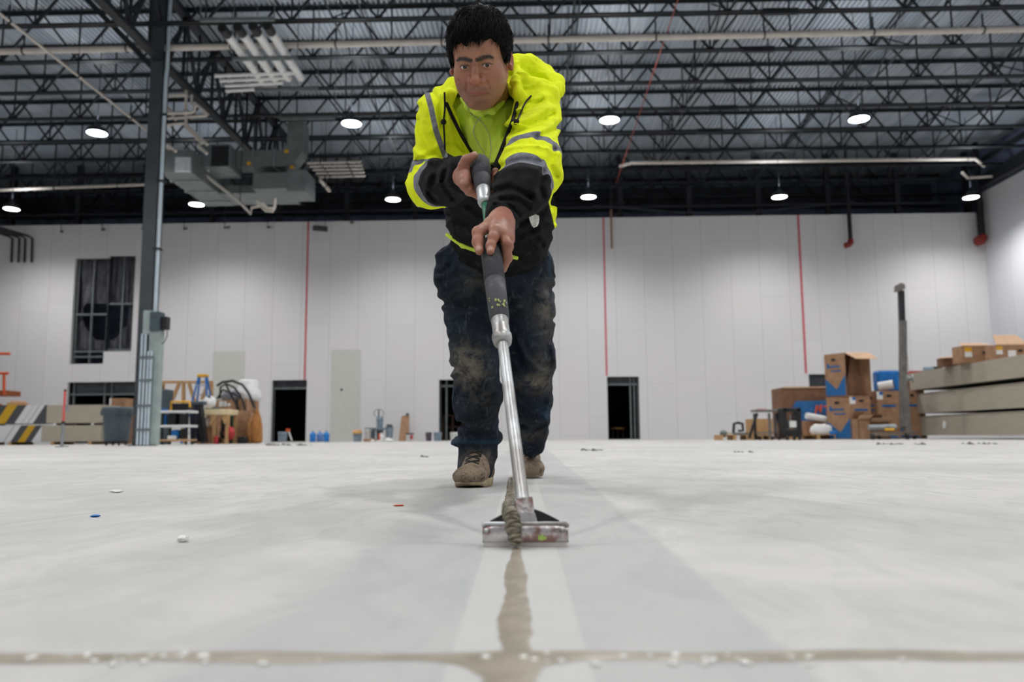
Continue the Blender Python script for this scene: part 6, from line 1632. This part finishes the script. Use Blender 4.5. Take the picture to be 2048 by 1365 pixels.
# ------------------------------------------------------------------ jeans
jj = SDF((-.36, 2.62, .02), (.12, 3.68, .93), .0046)
jj.cap(A3(P(998, 480, 2.9)), A3(P(998, 540, 2.96)), .128, .13, k=.04, flat=(XD, 1.35))
jj.chain([A3(P(942, 540, 2.95)), A3(P(944, 625, 2.93)), A3(P(952, 715, 2.88)), A3(P(955, 800, 2.93)), A3(P(955, 866, 3.0))], [.108, .1, .088, .085, .072], k=.03)
jj.chain([A3(P(955, 866, 3.0)), A3(P(955, 905, 3.01)), A3(P(951, 938, 3.0))], [.07, .07, .068], k=.02)
jj.chain([A3(P(1050, 540, 2.98)), A3(P(1052, 625, 3.0)), A3(P(1056, 715, 3.03)), A3(P(1060, 800, 3.22)), A3(P(1064, 860, 3.38)), A3(P(1064, 887, 3.43))], [.112, .106, .097, .086, .066, .056], k=.03)
for k_ in range(14):      # bunched cuff
    a0, a1 = 2*pi*k_/14, 2*pi*(k_+1)/14; c = A3(P(953, 880, 3.02)); e = lambda a_: c+A3((cos(a_)*.082, sin(a_)*.075, .0+.008*cos(a_)+.004*sin(3*a_)))
    jj.cap(e(a0), e(a1), .012, k=.016)
jj.chain([A3(P(894, 516, 2.92)), A3(P(899, 560, 2.92)), A3(P(908, 590, 2.91))], [.044, .046, .044], k=.035)      # pocket bulge
jj.cap(A3(P(1004, 745, 2.8)), A3(P(1006, 880, 2.8)), .002, k=.004, op='s')
creases(jj, [
    ([(885, 560), (920, 548), (965, 550)], 7, .008), ([(880, 590), (915, 598), (960, 585)], 7, -.007), ([(882, 605), (930, 615), (985, 600)], 7, .008), ([(893, 640), (930, 630), (975, 632)], 8, -.005), ([(900, 680), (940, 700), (985, 690)], 8, .006),
    ([(925, 725), (915, 745), (903, 752)], 5, -.007), ([(910, 735), (928, 760), (915, 790)], 7, .007), ([(990, 820), (960, 850), (930, 862)], 7, -.008), ([(985, 790), (960, 830), (920, 850)], 7, .009), ([(920, 845), (950, 870), (985, 868)], 5, .006),
    ([(1010, 560), (1050, 590), (1105, 580)], 8, .006), ([(1035, 680), (1055, 720), (1085, 745), (1105, 735)], 6, -.009), ([(1030, 700), (1045, 740), (1080, 765)], 7, .009), ([(1105, 640), (1085, 660), (1050, 668)], 7, .006), ([(1103, 690), (1112, 735), (1098, 760)], 6, -.008),
    ([(1030, 800), (1060, 830), (1092, 832)], 6, .008), ([(1040, 770), (1030, 810), (1050, 850)], 6, .006), ([(1100, 800), (1090, 830), (1095, 845)], 6, -.007), ([(1035, 845), (1062, 862), (1088, 850)], 5, .007), ([(1098, 520), (1108, 560), (1098, 600)], 4, .004),
    ([(985, 560), (1000, 620), (1004, 700), (1005, 760)], 7, .014), ([(900, 530), (890, 545), (878, 548)], 6, .009)])
def wj(f, p):
    m_ = np.abs(f) < .03; q = p[m_]; f = f.copy(); f[m_] += vnoise(q*np.array([1, .8, 1.8]), 13, 12)*.0032+vnoise(q*np.array([1, 1, 1.5]), 42, 13)*.0012-.006*(1-np.abs(vnoise(q*np.array([1.2, .8, 2.2]), 9, 35)))**5+.002
    top = (q[:, 2]-(.93-.0*(q[:, 1])))*.8; f[m_] = np.maximum(f[m_], top); return f
jj.full(wj); V, Fq = jj.mesh(); V = relax(V, Fq, 1, .4); px_, py_ = project(V)
ft = (V[:, 1] < 3.5).astype(float)
G2 = lambda cx_, cy_, sx, sy: np.exp(-((px_-cx_)/sx)**2-((py_-cy_)/sy)**2)
dirt = ft*(.95*G2(940, 735, 30, 38)+.5*G2(925, 725, 18, 26)+.75*G2(1068, 768, 30, 16)+.4*G2(1085, 740, 20, 30)+.4*G2(1095, 620, 18, 60)+.25*G2(960, 560, 40, 30)+.9*G2(955, 918, 30, 16)+.15*G2(960, 800, 30, 60)+.15*G2(1080, 620, 40, 50)+.4*G2(1060, 872, 30, 10))
edge = np.clip(np.exp(-((py_-885)/4.0)**2)*(px_ < 1000)*.5+np.exp(-np.hypot(px_-1092, py_-830)**2/120)*.7+np.exp(-((px_-1100)/3.)**2)*(py_ < 560)*.3, 0, .7)
JE = sdf_obj('jeans', V, Fq, JEAN, PERSON, dict(dirt=np.clip(dirt, 0, .9), edge=edge)); JE['label'] = 'dark blue jeans smeared with dried mortar'

# ------------------------------------------------------------------ boots (local: toe toward -Y, sole at z 0)
def boot(at, rz, pitch, roll=0):
    sd = SDF((-.085, -.2, -.01), (.085, .2, .21), .0032)
    sd.chain([(0, -.085, .038), (0, -.02, .05), (0, .085, .045)], [.044, .044, .042], k=.03)
    sd.ell((0, -.1, .04), (.06, .062, .034), k=.02); sd.ell((.0, -.125, .034), (.056, .044, .027), k=.02)
    sd.chain([(0, -.03, .075), (0, .03, .12), (0, .06, .19)], [.036, .04, .043], k=.03)
    sd.cap((0, .095, .05), (0, .085, .15), .038, .038, k=.03)
    def cutz(f, p): return smax(smax(f, (.018-p[..., 2]), .004), p[..., 2]-.175, .004)
    sd.full(cutz)
    for y_, z_ in ((-.07, .0), (-.062, .0)): pass
    sd.cap((-.05, -.06, .04), (-.03, -.052, .088), .002, k=.006, op='s'); sd.cap((.05, -.06, .04), (.03, -.052, .088), .002, k=.006, op='s'); sd.cap((-.03, -.052, .09), (.03, -.052, .09), .0025, k=.006, op='s')
    sd.full(lambda f, p: f+vnoise(p, 60, 3)*.0016*(np.abs(f) < .02)); Vb, Fb = sd.mesh()
    E_ = Euler((radians(pitch), radians(roll), radians(rz))).to_matrix(); R_ = np.array(E_)
    piv = A3((0, -.12, 0)); to = A3(at); W_ = lambda v: (np.asarray(v)-piv) @ R_.T+to
    o = sdf_obj('work_boot', W_(Vb), Fb, BOOTM, PERSON)
    # sole: outline with welt
    out = []
    for k in range(40):
        th = 2*pi*k/40; y_ = -sin(th)*.158; w_ = .063 if y_ < 0 else .047; w_ = w_*(1-.06*math.exp(-((y_-.02)/.04)**2)); x_ = cos(th); x_ = math.copysign(abs(x_)**.62, x_)*w_*(1.06 if y_ < 0 else 1)
        out.append((x_, y_+.0))
    q = MB(); V_ = []; nn = len(out)
    for z_, s_ in ((0, .95), (.004, 1.0), (.019, 1.03), (.024, 1.0), (.025, .8)): V_ += [Vector(W_((x_*s_, y_*s_, z_+ (.008 if (y_ < -.12 and z_ < .01) else 0)))) for x_, y_ in out]
    Fx = [(i*nn+k, i*nn+(k+1) % nn, (i+1)*nn+(k+1) % nn, (i+1)*nn+k) for i in range(4) for k in range(nn)]+[tuple(range(nn-1, -1, -1)), tuple(range(4*nn, 5*nn))]
    q.add(V_, Fx, SOLEM, True); q.build('sole', o, True)
    q = MB()
    def surf(x_, y_, z_):
        d_ = A3((0, -.75, .66)); p_ = A3((x_, y_, z_))+d_*.07
        for _ in range(60):
            if sd.sample(p_) < .001: break
            p_ = p_-d_*.0015
        return W_(p_+d_*.002)
    for i in range(5):
        y_ = -.05+.016*i; z_ = .05+.02*i
        for s2 in (-1, 1): q.tube([surf(-.026*s2, y_, z_), surf(-.01*s2, y_+.003, z_+.005), surf(.01*s2, y_+.007, z_+.012), surf(.026*s2, y_+.01, z_+.016)], .003, M['black'], 5)
    for s2 in (-1, 1): q.tube([surf(0, .02, .13), surf(.02*s2, .015, .125), surf(.034*s2, .0, .1), surf(.02*s2, -.01, .09)], .0028, M['black'], 5)
    q.build('lace', o, True); return o
boot(A3(atZ(936, 978, 0))+A3((0, .06, .001)), -9, .5)['label'] = 'dusty brown front boot'
boot(A3(atZ(1061, 958, 0))+A3((0, .04, .004)), 5, 14)['label'] = 'dusty brown rear boot, heel lifting'

# ------------------------------------------------------------------ squeegee
MET = mat('brushed_aluminium', c8(198, 202, 204), .42, .6, .08, 20, col2=c8(150, 146, 142), bump=.0006, bscale=70, stretch=(1, 1, .3))
MET2 = mat('smeared_chrome', c8(210, 208, 208), .22, .85, .1, 30, col2=c8(150, 118, 112), bump=.001, bscale=90, thr=(.45, .62))
GRIP = mat('scuffed_foam_grip', c8(52, 53, 58), .75, 0, .1, 40, col2=c8(84, 84, 88), bump=.0008, bscale=120, thr=(.5, .75))
SQ = thing('floor_squeegee', 'long-handled metal squeegee with black foam grips, pushed along the floor joint', 'squeegee', (-.02, 1.34, 0))
hpnt = lambda t: HA+HU*t
tc = on_handle(686); tg0 = on_handle(641); tg1 = on_handle(485); tu0 = on_handle(408); tm0 = on_handle(378); tu1 = on_handle(322); tj = on_handle(564)
q = MB(); q.tube([hpnt(-.012), hpnt(tc+.01)], [.0118, .0108], MET, 20); q.build('pole', SQ, True)
q = MB(); q.tube([hpnt(tg1), hpnt(tu0+.02)], .0085, MET, 16); q.build('inner_pole', SQ, True)
q = MB(); q.tube([hpnt(on_handle(452)), hpnt(tu0+.01)], .0092, mat('green_sleeve', c8(20, 104, 72), .4), 14); q.build('green_sleeve', SQ, True)
q = MB(); q.tube([hpnt(on_handle(478)), hpnt(on_handle(452))], .0094, M['white'], 14); q.build('white_sleeve', SQ, True)
def rings(name, segs, mm, n=28):
    q = MB(); q.tube([hpnt(t) for t, r in segs], [r for t, r in segs], mm, n); return q.build(name, SQ, True)
g = rings('lower_grip', [(tg0, .0195), (tg0+.006, .021), (tj-.003, .0232), (tj-.0015, .0212), (tj+.0015, .0212), (tj+.003, .0234), (tg1-.03, .0242), (tg1-.008, .023), (tg1, .018)], GRIP)
rings('upper_grip', [(tm0-.004, .0185), (tm0, .021), (tm0+.049, .0225), (tm0+.051, .0205), (tm0+.0535, .0205), (tm0+.056, .0245), (tu1-.035, .027), (tu1-.01, .026), (tu1+.004, .019), (tu1+.009, .006)], GRIP)
rings('lower_collar', [(tc-.002, .0125), (tc, .0185), (tc+.012, .0205), (tc+.02, .0205), (tc+.024, .018), (tg0-.022, .0175), (tg0-.02, .0165), (tg0-.017, .018), (tg0-.014, .0165), (tg0-.011, .018), (tg0-.008, .0165), (tg0-.005, .0185), (tg0+.002, .0185)], MET)
rings('upper_collar', [(tu0-.002, .011), (tu0, .016), (tu0+.012, .0185), (tu0+.016, .0175), (tm0-.012, .0185), (tm0+.002, .0185)], MET)
# yellow-green paint flecks on the grip
rs = random.Random(2); q = MB(); FL = mat('dried_yellow_paint', c8(156, 160, 96), .8)
for k in range(15):
    t = on_handle(rs.uniform(606, 628)); th = rs.uniform(-.9, .9); r = .0228; c = hpnt(t)+(HN*cos(th)+HL*sin(th))*r; a_ = HL*cos(th)-HN*sin(th)
    w_ = rs.uniform(.001, .0035); l_ = rs.uniform(.002, .006); q.prism([c-a_*w_, c-HU*l_, c+a_*w_, c+HU*l_*.8], (HN*cos(th)+HL*sin(th))*.0006, FL)
q.build('paint_fleck', SQ, True).__setitem__('kind', 'stuff')
# head
SQY = 1.327; x0, x1 = atY(965, 1075, SQY).x, atY(1137, 1075, SQY).x
def curved_plate(z_lo, z_hi, yb, th, mm, name, lip=False, par=None):
    q = MB(); n = 24; Vp = []; 
    prof = [(0, z_lo), (-.003, z_lo+.004), (-.004, (z_lo+z_hi)/2), (-.0025, z_hi-.004), (.001, z_hi), (.001+th, z_hi), (th, (z_lo+z_hi)/2), (th, z_lo)]
    for i in range(n+1):
        u = i/n; xx_ = x0+(x1-x0)*u; e = .004*(abs(2*u-1)**8); bow = .0*u
        for py_2, pz_2 in prof: Vp.append((xx_, yb+py_2+e*1.5, pz_2+.0005-e*(pz_2 > z_lo+.01)*.8))
    m_ = len(prof); Fx = [(i*m_+k, i*m_+(k+1) % m_, (i+1)*m_+(k+1) % m_, (i+1)*m_+k) for i in range(n) for k in range(m_)]+[tuple(range(m_)), tuple(range(n*m_+m_-1, n*m_-1, -1))]
    q.add(Vp, Fx, mm, True); return q.build(name, par or SQ, True)
pl_ = curved_plate(.006, .037, SQY, .006, MET2, 'front_plate')
q = MB(); q.box((x0+.002, SQY-.001, .0005), (x1-.002, SQY+.006, .0075), mat('pale_blade', c8(196, 190, 184), .5)); q.build('blade', SQ, True)
q = MB(); q.tube([(x0+.001, SQY+.004, .034), (x0+.004, SQY-.002, .038), (x1-.004, SQY-.002, .038), (x1-.001, SQY+.004, .034)], .0032, MET, 8); q.build('top_rail', SQ, True)
cxm = HA.x+.001
BR = M['black']
for s_, xe in ((-1, x0+.012), (1, x1-.014)):
    q = MB(); q.prism([(cxm+s_*.016, SQY+.004, .06), (cxm+s_*.03, SQY+.004, .055), (xe, SQY+.006, .041), (xe, SQY+.006, .036), (cxm+s_*.016, SQY+.004, .036)], (0, .012, 0), BR); q.build('rubber_gusset', SQ, True)
q = MB(); q.prism([(cxm-.019, SQY+.0, .038), (cxm+.022, SQY+.0, .038), (cxm+.0175, SQY+.004, .054), (cxm+.0135, HA.y-.016, .078), (cxm-.0135, HA.y-.016, .078), (cxm-.0155, SQY+.004, .054)], (0, .02, .0), MET2); q.build('yoke', SQ, True)
q = MB()
for s_ in (-1, 1): q.lathe((cxm+s_*.062, SQY-.004, .027), [(0, 0), (.004, 0), (.004, .0025), (0, .003)], MET, 12, axis=(0, -1, 0)).build('bolt', SQ, True); q = MB()
q.add([(cxm+.022+x_*.001, SQY-.0045, .012+z_*.001) for x_, z_ in ((0, 0), (6, -1), (14, 1), (13, 6), (9, 5), (7, 11), (4, 6), (1, 8))], [tuple(range(8))], mat('lime_paint', c8(164, 198, 92), .6)); q.build('paint_smear', SQ, True)

# ------------------------------------------------------------------ wet mortar
MOR = mat('wet_mortar', c8(152, 142, 122), .28, 0, .1, 60, col2=c8(120, 112, 96), bump=.004, bscale=70, spec=.6)
MOR2 = mat('wet_mortar_smooth', c8(160, 151, 136), .3, 0, .05, 30, col2=c8(144, 136, 122), bump=.0015, bscale=50, spec=.5)
def strip(left, right, h_, name, seed, label=None, mm=None, ext=.0012):
    """ragged ribbon of mortar lying on the floor, edges given in photo pixels"""
    L_ = [atZ(*p, 0) for p in left]; R_ = [atZ(*p, 0) for p in right]; n = 80; Vp = []; nn = 7; rs = np.random.default_rng(seed)
    def lerp(P_, u): t = u*(len(P_)-1); i = min(int(t), len(P_)-2); return P_[i].lerp(P_[i+1], t-i)
    j1 = rs.normal(size=n+1); j2 = rs.normal(size=n+1); j1 = np.convolve(j1, [.3, .4, .3], 'same'); j2 = np.convolve(j2, [.3, .4, .3], 'same')
    for i in range(n+1):
        a_, b_ = lerp(L_, i/n), lerp(R_, i/n); w = (b_-a_).length; d = (b_-a_)/max(w, 1e-6); a_ = a_-d*j1[i]*w*.05; b_ = b_+d*j2[i]*w*.05
        for k in range(nn):
            u = k/(nn-1); p = a_.lerp(b_, u); Vp.append((p.x, p.y, .0004+h_*(1-(2*u-1)**4)*(.7+.3*sin(i*.9+k))))
    Fx = [(i*nn+k, i*nn+k+1, (i+1)*nn+k+1, (i+1)*nn+k) for i in range(n) for k in range(nn-1)]
    o = mesh_obj(name, Vp, Fx, mm or MOR, smooth=True)
    if label: tag(o, label, 'mortar', None, 'stuff')
    return o
strip([(1024, 1098), (1021, 1120), (1013, 1130), (1010, 1150), (1008, 1165), (1013, 1180), (1007, 1205), (1002, 1220), (996, 1250), (994, 1265), (1003, 1290), (1006, 1310)],
      [(1042, 1098), (1044, 1120), (1050, 1132), (1053, 1150), (1054, 1165), (1052, 1185), (1058, 1205), (1061, 1225), (1062, 1250), (1065, 1265), (1058, 1285), (1063, 1310)], .0012, 'joint_mortar', 2, 'wet mortar smeared along the floor joint in front of the squeegee', MOR2)
strip([(x_, 1305+3*sin(x_*.01)-.002*(x_-1000)) for x_ in range(-40, 2101, 60)], [(x_, 1325+3*sin(x_*.013+1)-.003*(x_-1000)+(45*math.exp(-((x_-1010)/60)**2))) for x_ in range(-40, 2101, 60)], .0012, 'cross_joint_mortar', 5, 'wet mortar in the joint crossing the foreground', MOR2)
strip([(985, 1325), (975, 1345), (965, 1368), (962, 1400)], [(1075, 1325), (1082, 1345), (1068, 1368), (1062, 1400)], .0011, 'puddled_mortar', 7, 'wet mortar puddled at the bottom edge where the joints cross', MOR2)
# ridged bead pushed ahead of the blade and lying on the joint behind
rs = random.Random(9)
def rope(spine, rad, step, period, amp, name, label, mm, jit=0.0):
    q = MB(); sp = []; rr = []
    for i in range(len(spine)-1):
        n_ = max(3, int((spine[i+1]-spine[i]).length/step))
        for k in range(n_): u = k/n_; sp.append(spine[i].lerp(spine[i+1], u)); rr.append(rad[i]*(1-u)+rad[i+1]*u)
    ph = 0; out = []; ro = []
    for i, (p, r_) in enumerate(zip(sp, rr)):
        ds = (p-sp[i-1]).length if i else 0; ph += ds/period*2*pi
        out.append(p+Vector((.0010*sin(ph*.37)+jit*rs.uniform(-1, 1), 0, 0))); ro.append(r_*(1+amp*(abs(sin(ph/2))*2-1.2)+jit*40*rs.uniform(-1, 1)))
    q.tube(out, ro, mm, 16); o = q.build(name, origin=tuple(spine[-1])); return tag(o, label, 'mortar', None, 'stuff')
BEAD = mat('grey_mortar_bead', c8(142, 134, 116), .3, 0, .15, 90, col2=c8(84, 78, 66), bump=.003, bscale=120, spec=.6)
rope([atZ(1021, 958, 0), atZ(1022, 975, 0), atZ(1021, 992, 0), atZ(1019, 1008, 0), atZ(1018, 1030, 0), Vector((atY(1020, 1040, 1.42).x, 1.42, .004))], [.007, .011, .011, .012, .012, .012], .006, .03, .12, 'mortar_bead',
     'rough bead of wet mortar lying on the joint behind the squeegee', BEAD, .003)
rope([Vector((atY(1018, 1040, 1.41).x, 1.41, .01)), atY(1019, 1014, 1.372), atY(1022, 1030, 1.337), atY(1026, 1049, 1.318), atY(1029, 1068, 1.307), Vector((atY(1031, 1086, 1.303).x, 1.303, .006))], [.009, .0108, .0118, .0118, .0108, .009], .0008, .0068, .3, 'mortar_rope',
     'ridged rope of wet mortar curling over the left of the squeegee head', BEAD)
# near-white domes along the near joint, lamp glints put into their colour
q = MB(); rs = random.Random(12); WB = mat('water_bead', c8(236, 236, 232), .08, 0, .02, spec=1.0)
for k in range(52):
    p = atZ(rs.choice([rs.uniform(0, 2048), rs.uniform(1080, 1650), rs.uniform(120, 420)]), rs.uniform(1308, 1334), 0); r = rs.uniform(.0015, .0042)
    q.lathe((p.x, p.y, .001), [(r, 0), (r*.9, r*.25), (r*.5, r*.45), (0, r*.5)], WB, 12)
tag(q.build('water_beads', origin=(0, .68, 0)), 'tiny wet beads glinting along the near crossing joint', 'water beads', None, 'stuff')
